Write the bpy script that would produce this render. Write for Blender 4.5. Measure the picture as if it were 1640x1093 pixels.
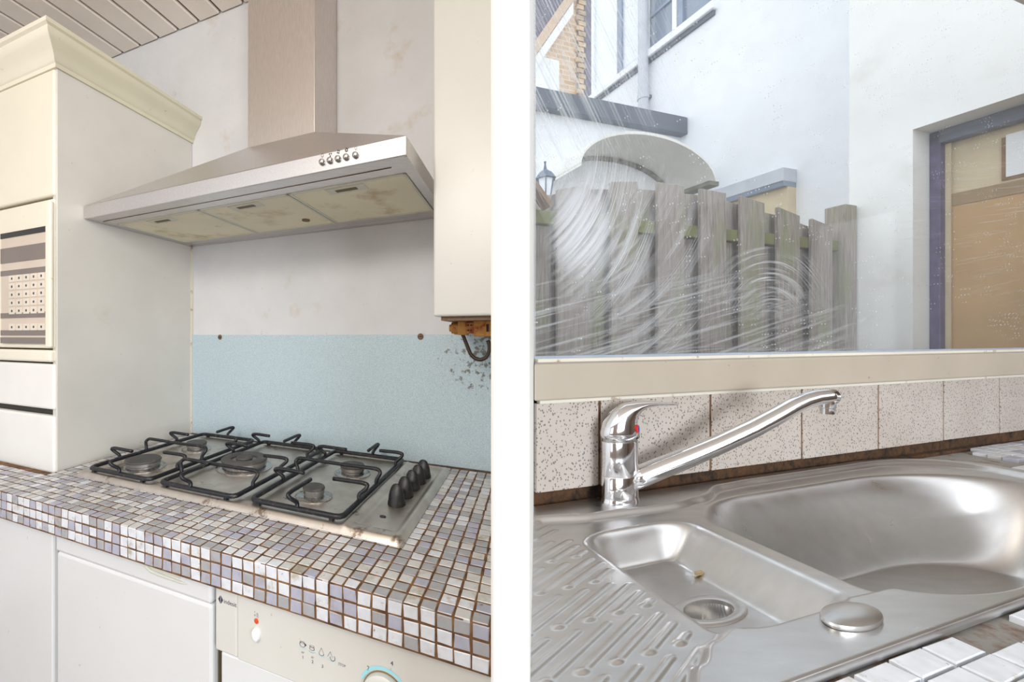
import bpy, bmesh, math, random
from mathutils import Vector, Matrix
for o in list(bpy.data.objects): bpy.data.objects.remove(o, do_unlink=True)
SC = bpy.context.scene
COL = SC.collection
rnd = random.Random(7)

# ------------------------------------------------------------------ camera
CAMZ = 1.25
cd = bpy.data.cameras.new('camera'); cam = bpy.data.objects.new('camera', cd); COL.objects.link(cam)
cam.location = (0, 0, CAMZ); cam.rotation_euler = (math.pi/2, 0, 0)
cd.sensor_fit = 'HORIZONTAL'; cd.sensor_width = 36.0; cd.lens = 650/1640*36
cd.shift_x = (820-650)/1640; cd.shift_y = -(546.5-537)/1640
cd.clip_start = 0.02; cd.clip_end = 200
SC.camera = cam

# ------------------------------------------------------------------ world, light, exposure
w = bpy.data.worlds.new('world'); SC.world = w; w.use_nodes = True
bg = w.node_tree.nodes['Background']
bg.inputs[0].default_value = (0.93, 0.96, 1.0, 1); bg.inputs[1].default_value = 1.0
def area(name, loc, target, size, power, color):
    l = bpy.data.lights.new(name, 'AREA'); l.shape = 'RECTANGLE'; l.size, l.size_y = size; l.energy = power; l.color = color
    o = bpy.data.objects.new(name, l); COL.objects.link(o); o.location = loc
    o.rotation_euler = (Vector(target)-Vector(loc)).to_track_quat('-Z', 'Y').to_euler()
    return o
area('daylight_window', (1.5, -2.55, 1.6), (-0.2, 1.2, 1.15), (1.5, 1.1), 52, (0.88, 0.94, 1.0))
pl_ = bpy.data.lights.new('pendant_lamp', 'POINT'); pl_.energy = 21; pl_.color = (1.0, 0.92, 0.82); pl_.shadow_soft_size = 0.16
po_ = bpy.data.objects.new('pendant_lamp', pl_); COL.objects.link(po_); po_.location = (-0.75, -0.50, 2.0)
vs = SC.view_settings
vs.view_transform = 'Standard'; vs.look = 'None'; vs.gamma = 1; vs.use_curve_mapping = False; vs.exposure = 0.86

# ------------------------------------------------------------------ frames
def norm2(a, b): n = math.hypot(a, b); return (a/n, b/n)
U = norm2(1550, -650); V = norm2(210, 650); OL = (-0.34*342/156, 0.34*650/156); ZL = CAMZ-0.34
S = norm2(2150, 650); T = (-S[1], S[0]); OR_ = (0.203, 0.65); ZR = CAMZ-0.27
def FL(p): return Vector((OL[0]+p[0]*U[0]+p[1]*V[0], OL[1]+p[0]*U[1]+p[1]*V[1], p[2]+ZL))
def FR(p): return Vector((OR_[0]+p[0]*S[0]+p[1]*T[0], OR_[1]+p[0]*S[1]+p[1]*T[1], p[2]+ZR))
def FW(p): return Vector(p)
KT = 0.44

# ------------------------------------------------------------------ mesh builder
class MB:
    def __init__(s, fr): s.v = []; s.f = []; s.fr = fr; s.mi = []
    def add(s, vs_, fs, mi=0):
        b = len(s.v); s.v += [tuple(p) for p in vs_]; s.f += [tuple(i+b for i in f) for f in fs]; s.mi += [mi]*len(fs); return s
    def box(s, a, b, mi=0):
        x0, x1 = sorted((a[0], b[0])); y0, y1 = sorted((a[1], b[1])); z0, z1 = sorted((a[2], b[2]))
        return s.add([(x0,y0,z0),(x1,y0,z0),(x1,y1,z0),(x0,y1,z0),(x0,y0,z1),(x1,y0,z1),(x1,y1,z1),(x0,y1,z1)],
              [(0,3,2,1),(4,5,6,7),(0,1,5,4),(1,2,6,5),(2,3,7,6),(3,0,4,7)], mi)
    def hexa(s, p8, mi=0):
        return s.add(p8, [(0,3,2,1),(4,5,6,7),(0,1,5,4),(1,2,6,5),(2,3,7,6),(3,0,4,7)], mi)
    def prism(s, pts, z0, z1, mi=0):
        n = len(pts)
        return s.add([(x,y,z0) for x,y in pts]+[(x,y,z1) for x,y in pts],
            [tuple(range(n-1,-1,-1)), tuple(range(n,2*n))]+[(i,(i+1)%n,n+(i+1)%n,n+i) for i in range(n)], mi)
    def extr(s, pts, d, mi=0):
        """closed 3-D polygon swept by vector d"""
        n = len(pts); q = [tuple(Vector(p)+Vector(d)) for p in pts]
        return s.add(list(pts)+q, [tuple(range(n-1,-1,-1)), tuple(range(n,2*n))]+[(i,(i+1)%n,n+(i+1)%n,n+i) for i in range(n)], mi)
    def lathe(s, c, prof, n=24, kx=1.0, ky=1.0, axis='z', mi=0):
        vs_ = []; m = len(prof)
        for r, h in prof:
            for i in range(n):
                a = 2*math.pi*i/n; x, y = r*math.cos(a)*kx, r*math.sin(a)*ky
                if axis == 'z': vs_.append((c[0]+x, c[1]+y, c[2]+h))
                elif axis == 'y': vs_.append((c[0]+x, c[1]+h, c[2]+y))
                else: vs_.append((c[0]+h, c[1]+x, c[2]+y))
        fs = [(j*n+i, j*n+(i+1)%n, (j+1)*n+(i+1)%n, (j+1)*n+i) for j in range(m-1) for i in range(n)]
        fs += [tuple(range(n-1,-1,-1)), tuple((m-1)*n+i for i in range(n))]
        return s.add(vs_, fs, mi)
    def tube(s, path, r, n=8, closed=False, mi=0):
        pts = [Vector(p) for p in path]; m = len(pts); rr = r if isinstance(r, (list, tuple)) else [r]*m
        vs_ = []; up0 = None
        for i, p in enumerate(pts):
            a = pts[(i-1) % m] if (closed or i > 0) else p
            b = pts[(i+1) % m] if (closed or i < m-1) else p
            t = (b-a).normalized()
            if up0 is None:
                up0 = Vector((0,0,1)) if abs(t.z) < 0.9 else Vector((1,0,0))
            x = t.cross(up0)
            if x.length < 1e-5: x = t.cross(Vector((0,1,0)))
            x.normalize(); y = x.cross(t).normalized(); up0 = y
            for k in range(n):
                an = 2*math.pi*k/n; vs_.append(tuple(p+x*(math.cos(an)*rr[i])+y*(math.sin(an)*rr[i])))
        q = m if closed else m-1
        fs = [(i*n+k, i*n+(k+1)%n, ((i+1)%m)*n+(k+1)%n, ((i+1)%m)*n+k) for i in range(q) for k in range(n)]
        if not closed: fs += [tuple(range(n-1,-1,-1)), tuple((m-1)*n+k for k in range(n))]
        return s.add(vs_, fs, mi)
    def loft(s, rings, mi=0):
        n = len(rings[0]); m = len(rings); vs_ = [p for r in rings for p in r]
        fs = [(j*n+i, j*n+(i+1)%n, (j+1)*n+(i+1)%n, (j+1)*n+i) for j in range(m-1) for i in range(n)]
        fs += [tuple(range(n-1,-1,-1)), tuple((m-1)*n+i for i in range(n))]
        return s.add(vs_, fs, mi)
    def mesh(s, name, mats, origin=Vector((0,0,0)), smooth=False, recalc=True):
        me = bpy.data.meshes.new(name)
        me.from_pydata([tuple(s.fr(p)-origin) for p in s.v], [], s.f)
        for m in (mats if isinstance(mats, (list, tuple)) else [mats]): me.materials.append(m)
        if any(s.mi): me.polygons.foreach_set('material_index', s.mi)
        if recalc:
            bm = bmesh.new(); bm.from_mesh(me); bmesh.ops.recalc_face_normals(bm, faces=bm.faces); bm.to_mesh(me); bm.free()
        if smooth: me.polygons.foreach_set('use_smooth', [True]*len(me.polygons))
        me.update(); return me
    def build(s, name, mats, parent=None, smooth=False, bevel=0, seg=2, auto=False):
        ws = [s.fr(p) for p in s.v]
        if parent is not None: org = world_of(parent)
        else:
            xs = [p.x for p in ws]; ys = [p.y for p in ws]
            org = Vector(((min(xs)+max(xs))/2, (min(ys)+max(ys))/2, min(p.z for p in ws)))
        o = bpy.data.objects.new(name, s.mesh(name, mats, org, smooth)); COL.objects.link(o)
        if parent is not None: o.parent = parent
        else: o.location = org
        if bevel:
            b = o.modifiers.new('bevel', 'BEVEL'); b.width = bevel; b.segments = seg; b.limit_method = 'ANGLE'; b.angle_limit = 0.6
        if auto: smooth_angle(o.data)
        return o
def smooth_angle(me, ang=0.7):
    bm = bmesh.new(); bm.from_mesh(me)
    for f in bm.faces: f.smooth = True
    for e in bm.edges:
        if len(e.link_faces) == 2 and e.calc_face_angle(0) > ang: e.smooth = False
    bm.to_mesh(me); bm.free()
def world_of(o):
    p = Vector((0,0,0))
    while o is not None: p += o.location; o = o.parent
    return p
def tag(o, label, cat, group=None):
    o['label'] = label; o['category'] = cat
    if group: o['group'] = group
    return o
def struct(o, label=None, cat=None):
    o['kind'] = 'structure'
    if label: o['label'] = label
    if cat: o['category'] = cat
    return o
def thing(name, loc, label, cat, group=None):
    o = bpy.data.objects.new(name, None); COL.objects.link(o); o.location = loc; o.empty_display_size = 0.05
    return tag(o, label, cat, group)

# ------------------------------------------------------------------ materials
def lin(c):
    return tuple((x/12.92 if x <= 0.04045 else ((x+0.055)/1.055)**2.4) for x in c[:3])+(1,)
class NT:
    def __init__(s, name):
        s.m = bpy.data.materials.new(name); s.m.use_nodes = True; s.t = s.m.node_tree; s.n = s.t.nodes
        s.b = s.n['Principled BSDF']; s.out = s.n['Material Output']
    def node(s, ty, **kw):
        n = s.n.new(ty)
        for k, v in kw.items(): setattr(n, k, v)
        return n
    def link(s, a, b): s.t.links.new(a, b); return s
    def pos(s, scale=(1,1,1), rot=(0,0,0), uv=False):
        if uv: src = s.node('ShaderNodeUVMap').outputs[0]
        else: src = s.node('ShaderNodeNewGeometry').outputs['Position']
        mp = s.node('ShaderNodeMapping'); mp.inputs['Scale'].default_value = scale; mp.inputs['Rotation'].default_value = rot
        s.link(src, mp.inputs[0]); return mp.outputs[0]
    def noise(s, scale, detail=3, vec=None, rough=0.5, dist=0.0):
        n = s.node('ShaderNodeTexNoise'); n.inputs['Scale'].default_value = scale; n.inputs['Detail'].default_value = detail
        n.inputs['Roughness'].default_value = rough; n.inputs['Distortion'].default_value = dist
        s.link(vec if vec is not None else s.pos(), n.inputs['Vector']); return n.outputs[0]
    def ramp(s, fac, a, b, ca=(0,0,0,1), cb=(1,1,1,1)):
        r = s.node('ShaderNodeValToRGB'); e = r.color_ramp.elements
        e[0].position = a; e[0].color = ca; e[1].position = b; e[1].color = cb
        s.link(fac, r.inputs[0]); return r.outputs[0]
    def mix(s, fac, a, b, mode='MIX'):
        n = s.node('ShaderNodeMix', data_type='RGBA', blend_type=mode)
        for inp, val in ((n.inputs[0], fac), (n.inputs[6], a), (n.inputs[7], b)):
            if hasattr(val, 'is_linked') or isinstance(val, bpy.types.NodeSocket): s.link(val, inp)
            else: inp.default_value = val
        return n.outputs[2]
    def math(s, op, a, b=None, c=None):
        n = s.node('ShaderNodeMath', operation=op)
        for i, val in enumerate((a, b, c)):
            if val is None: continue
            if isinstance(val, bpy.types.NodeSocket): s.link(val, n.inputs[i])
            else: n.inputs[i].default_value = val
        return n.outputs[0]
    def bump(s, h, strength=0.2, dist=0.002):
        b = s.node('ShaderNodeBump'); b.inputs['Strength'].default_value = strength; b.inputs['Distance'].default_value = dist
        s.link(h, b.inputs['Height']); s.link(b.outputs[0], s.b.inputs['Normal'])
    def set(s, color=None, rough=0.5, metal=0.0, spec=0.5):
        if color is not None:
            if isinstance(color, bpy.types.NodeSocket): s.link(color, s.b.inputs['Base Color'])
            else: s.b.inputs['Base Color'].default_value = color
        if isinstance(rough, bpy.types.NodeSocket): s.link(rough, s.b.inputs['Roughness'])
        else: s.b.inputs['Roughness'].default_value = rough
        s.b.inputs['Metallic'].default_value = metal; s.b.inputs['Specular IOR Level'].default_value = spec
        return s
M = {}
def plain(name, c, rough=0.5, metal=0.0, var=0.06, scale=9, spec=0.5):
    t = NT(name); a = lin(c); b = tuple(x*(1-var*2.2) for x in a[:3])+(1,)
    t.set(t.mix(t.ramp(t.noise(scale, 4), 0.35, 0.7), a, b), rough, metal, spec); M[name] = t.m; return t
def stained(name, c, stain, amount=0.62, scale=14, rough=0.5, var=0.05, soft=0.12, fine=60, bump=None, metal=0.0, spec=0.5):
    t = NT(name); a = lin(c); b = tuple(x*(1-var*2.2) for x in a[:3])+(1,)
    base = t.mix(t.ramp(t.noise(6, 4), 0.35, 0.7), a, b)
    m = t.ramp(t.noise(scale, 6, rough=0.65), amount, amount+soft)
    base = t.mix(m, base, lin(stain))
    sp = t.ramp(t.noise(fine, 2), 0.74, 0.78)
    base = t.mix(t.math('MULTIPLY', sp, 0.55), base, lin(stain))
    t.set(base, rough, metal, spec)
    if bump: t.bump(t.noise(bump[0], 4), bump[1], bump[2])
    M[name] = t.m; return t
stained('plaster', (.865,.865,.872), (.76,.70,.60), .60, 5, .85, .04, .2, 75, (60, .25, .004))
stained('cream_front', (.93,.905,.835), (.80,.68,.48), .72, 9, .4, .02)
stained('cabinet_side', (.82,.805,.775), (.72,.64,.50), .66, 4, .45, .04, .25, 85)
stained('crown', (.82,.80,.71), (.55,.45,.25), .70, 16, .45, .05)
stained('ceiling_paint', (.965,.935,.90), (.70,.62,.52), .66, 8, .6, .04)
plain('joint_dark', (.55,.47,.40), .8)
t = NT('blue_board'); n = t.noise(420, 2); base = t.mix(t.ramp(n, .35, .65), lin((.67,.75,.79)), lin((.78,.845,.87)))
m = t.ramp(t.noise(55, 3), .755, .79); base = t.mix(t.math('MULTIPLY', m, .8), base, lin((.60,.52,.36)))
big = t.ramp(t.noise(7, 6, rough=.7), .66, .72); base = t.mix(t.math('MULTIPLY', big, .45), base, lin((.55,.50,.40)))
gp = t.node('ShaderNodeNewGeometry'); vd = t.node('ShaderNodeVectorMath', operation='DISTANCE'); t.link(gp.outputs['Position'], vd.inputs[0]); vd.inputs[1].default_value = FL((1.03,0,.285))
near = t.math('SUBTRACT', 1.0, t.math('MINIMUM', t.math('DIVIDE', vd.outputs['Value'], .15), 1.0))
spl = t.ramp(t.math('ADD', t.noise(60, 5, rough=.7), t.math('MULTIPLY', near, .22)), .66, .72)
base = t.mix(t.math('MULTIPLY', t.math('MULTIPLY', spl, t.math('GREATER_THAN', near, .01)), .8), base, lin((.36,.31,.22)))
t.set(base, .42); t.bump(n, .12, .001); M['blue_board'] = t.m
stained('appliance', (.85,.855,.855), (.72,.62,.42), .755, 22, .28, .015, .02, 95)
stained('control_panel', (.825,.82,.795), (.75,.66,.45), .76, 20, .35, .015, .02, 95)
plain('grip_grey', (.80,.80,.75), .4)
plain('gap_brown', (.55,.48,.36), .7)
plain('dark_gap', (.16,.14,.11), .6)
# mosaic tiles: glazed body colour, dirt and rust runs lying over it
def mosaic(name, c):
    t = NT(name); base = t.mix(t.ramp(t.noise(70, 3), .3, .7), lin(c), tuple(x*.86 for x in lin(c)[:3])+(1,))
    st = t.math('MULTIPLY', t.ramp(t.noise(30, 5, rough=.7), .56, .70), .6)
    base = t.mix(st, base, lin((.58,.50,.30)))
    st2 = t.math('MULTIPLY', t.ramp(t.noise(80, 4, rough=.7), .66, .71), .85)
    base = t.mix(st2, base, lin((.36,.25,.14)))
    t.set(base, .3); M[name] = t.m
mosaic('tile_white', (.85,.865,.89)); mosaic('tile_pale', (.80,.80,.795)); mosaic('tile_lilac', (.68,.685,.745)); mosaic('tile_grey', (.655,.66,.675))
TILES = ['tile_white', 'tile_lilac', 'tile_pale', 'tile_grey', 'tile_grey', 'tile_pale']
t = NT('grout'); t.set(t.mix(t.ramp(t.noise(55, 4), .35, .7), lin((.30,.19,.10)), lin((.52,.38,.24))), .9); M['grout'] = t.m
def steel(name, c, rough=.3, streak=(60, 2, 60), dirt=(.40,.28,.18), dirtamt=.70, dscale=16, bs=.04, low=.80):
    t = NT(name); n = t.noise(14, 4, t.pos(streak)); base = t.mix(t.ramp(n, .3, .7), lin(c), tuple(x*low for x in lin(c)[:3])+(1,))
    d = t.ramp(t.noise(dscale, 6, rough=.7), dirtamt, dirtamt+.08)
    base = t.mix(t.math('MULTIPLY', d, .8), base, lin(dirt))
    r = t.math('MULTIPLY_ADD', n, .22, rough-.08)
    t.set(base, r, 1.0); t.bump(n, bs, .0008); M[name] = t.m; return t
steel('hood_steel', (.88,.865,.86), .33, (3, 60, 60), dirtamt=.74)
steel('duct_steel', (.90,.87,.85), .36, (50, 50, 3), dirtamt=.72)
steel('hob_steel', (.85,.82,.785), .40, (2, 2, 2), (.42,.33,.25), .60, 18)
steel('sink_steel', (.825,.82,.815), .29, (1.2, 5, 2), (.52,.46,.38), .80, 60, .004, .90)
steel('ring_steel', (.74,.73,.72), .25, (20, 20, 20), dirtamt=.74)
t = NT('chrome'); t.set(lin((.90,.90,.91)), t.math('MULTIPLY_ADD', t.noise(60, 4), .14, .02), 1.0); M['chrome'] = t.m
stained('heater_enamel', (.86,.86,.84), (.74,.66,.48), .74, 12, .35, .02)
stained('filter', (.93,.905,.80), (.66,.54,.30), .54, 9, .55, .05, .25, 120, (900, .5, .001))
stained('filter_frame', (.84,.84,.78), (.62,.52,.35), .62, 14, .5)
plain('filter_slot', (.42,.38,.27), .6)
t = NT('enamel_black'); n = t.noise(120, 3); t.set(t.mix(t.ramp(n, .60, .75), lin((.085,.09,.115)), lin((.32,.27,.22))), .38); t.bump(n, .3, .001); M['enamel_black'] = t.m
stained('burner_cap', (.30,.295,.29), (.46,.40,.34), .56, 60, .6, .1, .15, 200)
stained('burner_body', (.60,.59,.58), (.34,.26,.19), .56, 60, .45, .1, .15, 200, metal=.7)
t = NT('knob_black'); t.set(t.mix(t.ramp(t.noise(80, 3), .5, .8), lin((.07,.07,.075)), lin((.21,.20,.19))), .42); M['knob_black'] = t.m
stained('rust_brass', (.80,.58,.30), (.62,.26,.13), .50, 40, .5, .12, .12, 160, metal=.35)
plain('cable', (.22,.16,.11), .5); plain('screw_rust', (.50,.40,.31), .6, .4, .15, 80)
plain('ink_dark', (.20,.21,.28), .5, var=0); plain('ink_cyan', (.62,.86,.90), .5, var=0); plain('lamp_red', (.83,.30,.14), .35, var=0); plain('ink_grey', (.47,.47,.48), .6, var=0)
plain('button_white', (.93,.935,.93), .3, var=.02); plain('oven_black', (.08,.07,.07), .25); plain('oven_panel', (.83,.77,.71), .4, var=.03); plain('oven_strip', (.50,.46,.44), .4); plain('oven_key', (.90,.86,.80), .4)
# right-hand side
t = NT('speckled_tile'); v = t.node('ShaderNodeTexVoronoi'); v.inputs['Scale'].default_value = 235; v.inputs['Randomness'].default_value = 1
t.link(t.pos((1,1,.75)), v.inputs['Vector'])
sp = t.math('LESS_THAN', t.math('ADD', v.outputs['Distance'], t.math('MULTIPLY', t.noise(300, 2), .28)), .43)
sel = t.math('GREATER_THAN', t.node('ShaderNodeSeparateColor').outputs[0], -1)
base = t.mix(t.ramp(t.noise(7, 4), .3, .75), lin((.74,.705,.67)), lin((.685,.645,.605)))
base = t.mix(t.math('MULTIPLY', sp, .85), base, lin((.33,.32,.32)))
st = t.ramp(t.noise(18, 5, rough=.7), .70, .76); base = t.mix(t.math('MULTIPLY', st, .5), base, lin((.52,.40,.25)))
t.set(base, .33); M['speckled_tile'] = t.m
stained('sill_paint', (.71,.665,.60), (.50,.38,.25), .69, 14, .5, .05, .12, 60)
stained('caulk', (.87,.845,.79), (.56,.44,.30), .60, 30, .6)
stained('mould_gap', (.33,.22,.12), (.13,.09,.06), .46, 45, .95, .2, .2, 150, (90, .8, .006))
stained('bare_board', (.60,.59,.57), (.44,.30,.18), .52, 24, .9, .1, .15, 200)
plain('window_seal', (.62,.66,.72), .4); plain('window_paint', (.88,.87,.84), .4)
stained('render_white', (.94,.95,.965), (.86,.87,.86), .60, 2, .9, .02, .3, 30, (140, .3, .003))
stained('render_grey', (.945,.945,.935), (.84,.83,.80), .58, 3, .9, .02, .3, 40, (160, .3, .003))
plain('render_tan', (.60,.55,.51), .85); plain('wall_brown', (.43,.35,.28), .8)
plain('fascia', (.40,.43,.48), .45, var=.08, scale=4); plain('canopy', (.96,.955,.93), .6, var=.03); plain('canopy_edge', (.50,.50,.42), .7, var=.2, scale=12)
plain('pipe_grey', (.79,.81,.84), .45); plain('frame_white', (.95,.955,.96), .4, var=.02); plain('frame_slate', (.56,.62,.71), .4)
t = NT('fence_wood'); n = t.noise(9, 6, t.pos((9,9,.7)), .65, .6)
base = t.mix(t.ramp(n, .3, .72), lin((.70,.655,.62)), lin((.42,.38,.35)))
gr = t.ramp(t.noise(3.2, 4, t.pos((2,2,.8))), .52, .68); base = t.mix(t.math('MULTIPLY', gr, .6), base, lin((.50,.53,.32)))
ob = t.node('ShaderNodeObjectInfo'); base = t.mix(t.math('MULTIPLY', ob.outputs['Random'], .35), base, lin((.70,.66,.63)))
t.set(base, .9); t.bump(n, .4, .006); M['fence_wood'] = t.m
plain('moss_wood', (.50,.50,.30), .95, var=.15, scale=12)
t = NT('brick_far'); b = t.node('ShaderNodeTexBrick'); b.inputs['Color1'].default_value = lin((.80,.67,.53)); b.inputs['Color2'].default_value = lin((.86,.74,.62)); b.inputs['Mortar'].default_value = lin((.86,.82,.78))
b.inputs['Scale'].default_value = 1; b.inputs['Brick Width'].default_value = .30; b.inputs['Row Height'].default_value = .095; b.inputs['Mortar Size'].default_value = .012
mp = t.node('ShaderNodeUVMap'); t.link(mp.outputs[0], b.inputs['Vector']); t.set(b.outputs[0], .9); M['brick_far'] = t.m
plain('brick_quoin', (.86,.75,.62), .9, var=.2, scale=6); plain('brick_mortar', (.58,.54,.52), .95)
plain('roof_slate', (.47,.46,.52), .8, var=.1); plain('barge_timber', (.84,.74,.64), .7)
t = NT('dark_glass'); t.set(lin((.52,.57,.64)), .08, 0, .8); M['dark_glass'] = t.m
t = NT('pale_glass'); t.set(lin((.93,.95,.97)), .08, 0, .8); M['pale_glass'] = t.m
plain('purple_frame', (.40,.36,.50), .5, var=.2, scale=14); plain('tan_blind', (.80,.655,.47), .8, var=.06, scale=5); plain('lining_cream', (.87,.80,.67), .8); plain('tan_dark', (.66,.56,.42), .8)  # tans hold the reflection in the purple framed window
plain('lantern', (.36,.41,.50), .5); plain('timber_brown', (.60,.47,.34), .8, var=.15, scale=12)
plain('wood_white', (.925,.92,.905), .45, var=.02); plain('floor_lino', (.52,.44,.37), .6, var=.1, scale=4); plain('paving', (.62,.61,.60), .9, var=.1, scale=3)
plain('red_dot', (.80,.10,.08), .3, var=0); plain('blue_dot', (.12,.25,.60), .3, var=0); plain('food_crumb', (.72,.64,.50), .9)
# window glass: clear pane with dried soap smears lying on it (uv = metres along and up the pane)
t = NT('smeared_glass'); nt = t
def uvrot(ang, sx, sy):
    return nt.pos((sx, sy, 1), (0, 0, ang), uv=True)
uv = t.node('ShaderNodeUVMap').outputs[0]; sep = t.node('ShaderNodeSeparateXYZ'); t.link(uv, sep.inputs[0]); ux, uz = sep.outputs[0], sep.outputs[1]
def blob(cx, cz, rx, rz):
    a = t.math('POWER', t.math('DIVIDE', t.math('SUBTRACT', ux, cx), rx), 2.0); b_ = t.math('POWER', t.math('DIVIDE', t.math('SUBTRACT', uz, cz), rz), 2.0)
    return t.math('SUBTRACT', 1.0, t.math('SMOOTH_MIN', t.math('ADD', a, b_), 1.0, .2))
def streaks(ang, fine, lo, hi):
    # rotate, then stretch the noise along the stroke
    mp = t.node('ShaderNodeMapping', vector_type='TEXTURE'); mp.inputs['Rotation'].default_value = (0, 0, ang); t.link(uv, mp.inputs[0])
    mp2 = t.node('ShaderNodeMapping'); mp2.inputs['Scale'].default_value = (3.0, fine, 1); t.link(mp.outputs[0], mp2.inputs[0])
    return t.ramp(t.noise(1.0, 3, mp2.outputs[0]), lo, hi)
def swirl(cx, cz, fine, lo, hi):
    dx = t.math('SUBTRACT', ux, cx); dz = t.math('SUBTRACT', uz, cz)
    r = t.math('SQRT', t.math('ADD', t.math('MULTIPLY', dx, dx), t.math('MULTIPLY', dz, dz))); a = t.math('ARCTAN2', dz, dx)
    cmb = t.node('ShaderNodeCombineXYZ'); t.link(t.math('MULTIPLY', r, fine), cmb.inputs[0]); t.link(t.math('MULTIPLY', a, 1.3), cmb.inputs[1])
    return t.ramp(t.noise(1.0, 3, cmb.outputs[0]), lo, hi)
SM = []
SM.append((streaks(math.radians(-58), 190, .50, .66), blob(.00, .86, .38, .42), .55))
SM.append((swirl(-.10, .62, 210, .47, .66), blob(.18, .46, .13, .18), .8))
SM.append((swirl(-.12, .66, 150, .36, .56), blob(.135, .455, .075, .10), .95))
SM.append((swirl(.02, .70, 190, .50, .68), blob(.30, .38, .18, .24), .42))
SM.append((streaks(math.radians(13), 230, .50, .72), blob(.40, .28, .60, .13), .42))
SM.append((swirl(.62, .25, 200, .50, .70), blob(.62, .38, .20, .09), .5))
SM.append((streaks(math.radians(9), 170, .56, .76), blob(1.9, .60, .9, .35), .22))
SM.append((streaks(math.radians(3), 260, .50, .74), blob(.5, .215, .9, .035), .6))
tot = None
for sk, bl, k in SM:
    x = t.math('MULTIPLY', t.math('MULTIPLY', sk, t.math('MAXIMUM', bl, 0.0)), k)
    tot = x if tot is None else t.math('MAXIMUM', tot, x)
vo = t.node('ShaderNodeTexVoronoi'); vo.inputs['Scale'].default_value = 85; t.link(uv, vo.inputs['Vector'])
dots = t.math('MULTIPLY', t.math('LESS_THAN', vo.outputs['Distance'], .13), t.ramp(t.noise(9, 2, uv), .50, .56))
tot = t.math('MAXIMUM', tot, t.math('MULTIPLY', dots, .7))
tot = t.math('MINIMUM', t.math('ADD', tot, .05), .92)
tr = t.node('ShaderNodeBsdfTransparent'); tr.inputs[0].default_value = (.97,.985,.99,1)
gl = t.node('ShaderNodeBsdfGlossy'); gl.inputs['Roughness'].default_value = .03
lwf = t.node('ShaderNodeLayerWeight'); lwf.inputs[0].default_value = .5
lw_ = t.math('MULTIPLY_ADD', t.math('POWER', lwf.outputs['Facing'], 4.0), .12, .012)
m1 = t.node('ShaderNodeMixShader'); t.link(lw_, m1.inputs[0]); t.link(tr.outputs[0], m1.inputs[1]); t.link(gl.outputs[0], m1.inputs[2])
df = t.node('ShaderNodeBsdfDiffuse'); df.inputs[0].default_value = (.86,.88,.91,1); tl = t.node('ShaderNodeBsdfTranslucent'); tl.inputs[0].default_value = (.86,.88,.91,1)
m3 = t.node('ShaderNodeMixShader'); t.link(df.outputs[0], m3.inputs[1]); t.link(tl.outputs[0], m3.inputs[2])
m2 = t.node('ShaderNodeMixShader'); t.link(tot, m2.inputs[0]); t.link(m1.outputs[0], m2.inputs[1]); t.link(m3.outputs[0], m2.inputs[2])
t.link(m2.outputs[0], t.out.inputs[0]); M['smeared_glass'] = t.m

# ================================================================== STRUCTURE, hob side
HB = 1.42                                  # ceiling height above the hob worktop
PU0, PU1 = 1.1163, 1.1438                   # partition faces in u
ceil_ = struct(MB(FL).box((-1.3,-1.9,HB+.012), (PU1,.12,HB+.10)).build('ceiling', M['joint_dark']), 'painted timber board ceiling above the hob wall', 'ceiling')
u = -1.27
k = 0
while u < PU0:
    u1 = min(u+.100, PU0+.0)
    MB(FL).box((u+.0045,-1.89,HB), (u1-.0045,-.002,HB+.013)).build('plank', M['ceiling_paint'], ceil_, bevel=.004, seg=1)
    u += .1005; k += 1
wb = struct(MB(FL).box((-1.3,0,-ZL), (PU0,.12,HB+.012)).build('wall_back', M['plaster']), 'grubby off-white plastered wall behind the cooker hood', 'wall')
wl = struct(MB(FL).box((-1.42,-1.9,-ZL), (-1.3,.12,HB+.10)).build('wall_left', M['plaster']), 'plain plastered side wall beyond the tall cabinet', 'wall')
pf = lambda u, v: (u, v)
par = struct(MB(FL).box((PU0,-.720,-ZL), (PU1,1.0,HB+.10)).build('wall_partition', M['wood_white'], bevel=.002, seg=1), 'narrow white upright partition between the hob side and the sink side', 'wall')
floor = struct(MB(FW).box((-3.2,-3.2,-.06), (4.6,3.0,0)).build('floor', M['floor_lino']), 'kitchen floor in plain brownish lino', 'floor')

# unseen room behind the camera: piers and low wall added to darken steel reflections
wre = struct(MB(FW).box((-3.2,-2.75,0), (4.6,-2.6,.95)).build('wall_rear', M['render_tan']), 'low tan wall below the window behind the camera', 'wall')
MB(FW).box((-3.2,-2.75,2.15), (4.6,-2.6,2.42)).build('lintel', M['render_tan'], wre)
for x, x1 in ((-3.2,-1.7), (-.5,.75), (2.3,4.6)): MB(FW).box((x,-2.75,.95), (x1,-2.6,2.15)).build('pier', M['render_tan'], wre)

# ---------------------------------------------------------------- tall cabinet
loc = FL((-.3,-.21,-ZL))
tc = thing('tall_cabinet', loc, 'tall cream oven housing cabinet with a moulded crown, left of the hob', 'cabinet')
MB(FL).box((-.6,-.405,-ZL), (-.018,-.0,1.012)).build('carcass', M['dark_gap'], tc)
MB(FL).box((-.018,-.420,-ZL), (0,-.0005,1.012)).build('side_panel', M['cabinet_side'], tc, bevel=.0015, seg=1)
def front(name, u0, u1, z0, z1, mat, th=.020, v=-.405, bev=.006, par_=None):
    return MB(FL).box((u0, v-th, z0), (u1, v, z1)).build(name, mat, par_ or tc, bevel=bev, seg=3)
front('door', -.597, -.004, .690, 1.008, M['cream_front'])
front('drawer', -.597, -.004, .152, .267, M['wood_white'])
MB(FL).box((-.597,-.412,.138), (-.012,-.405,.150)).build('finger_groove', M['dark_gap'], tc)
front('door', -.597, -.004, -ZL+.1, .136, M['wood_white'])
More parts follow.
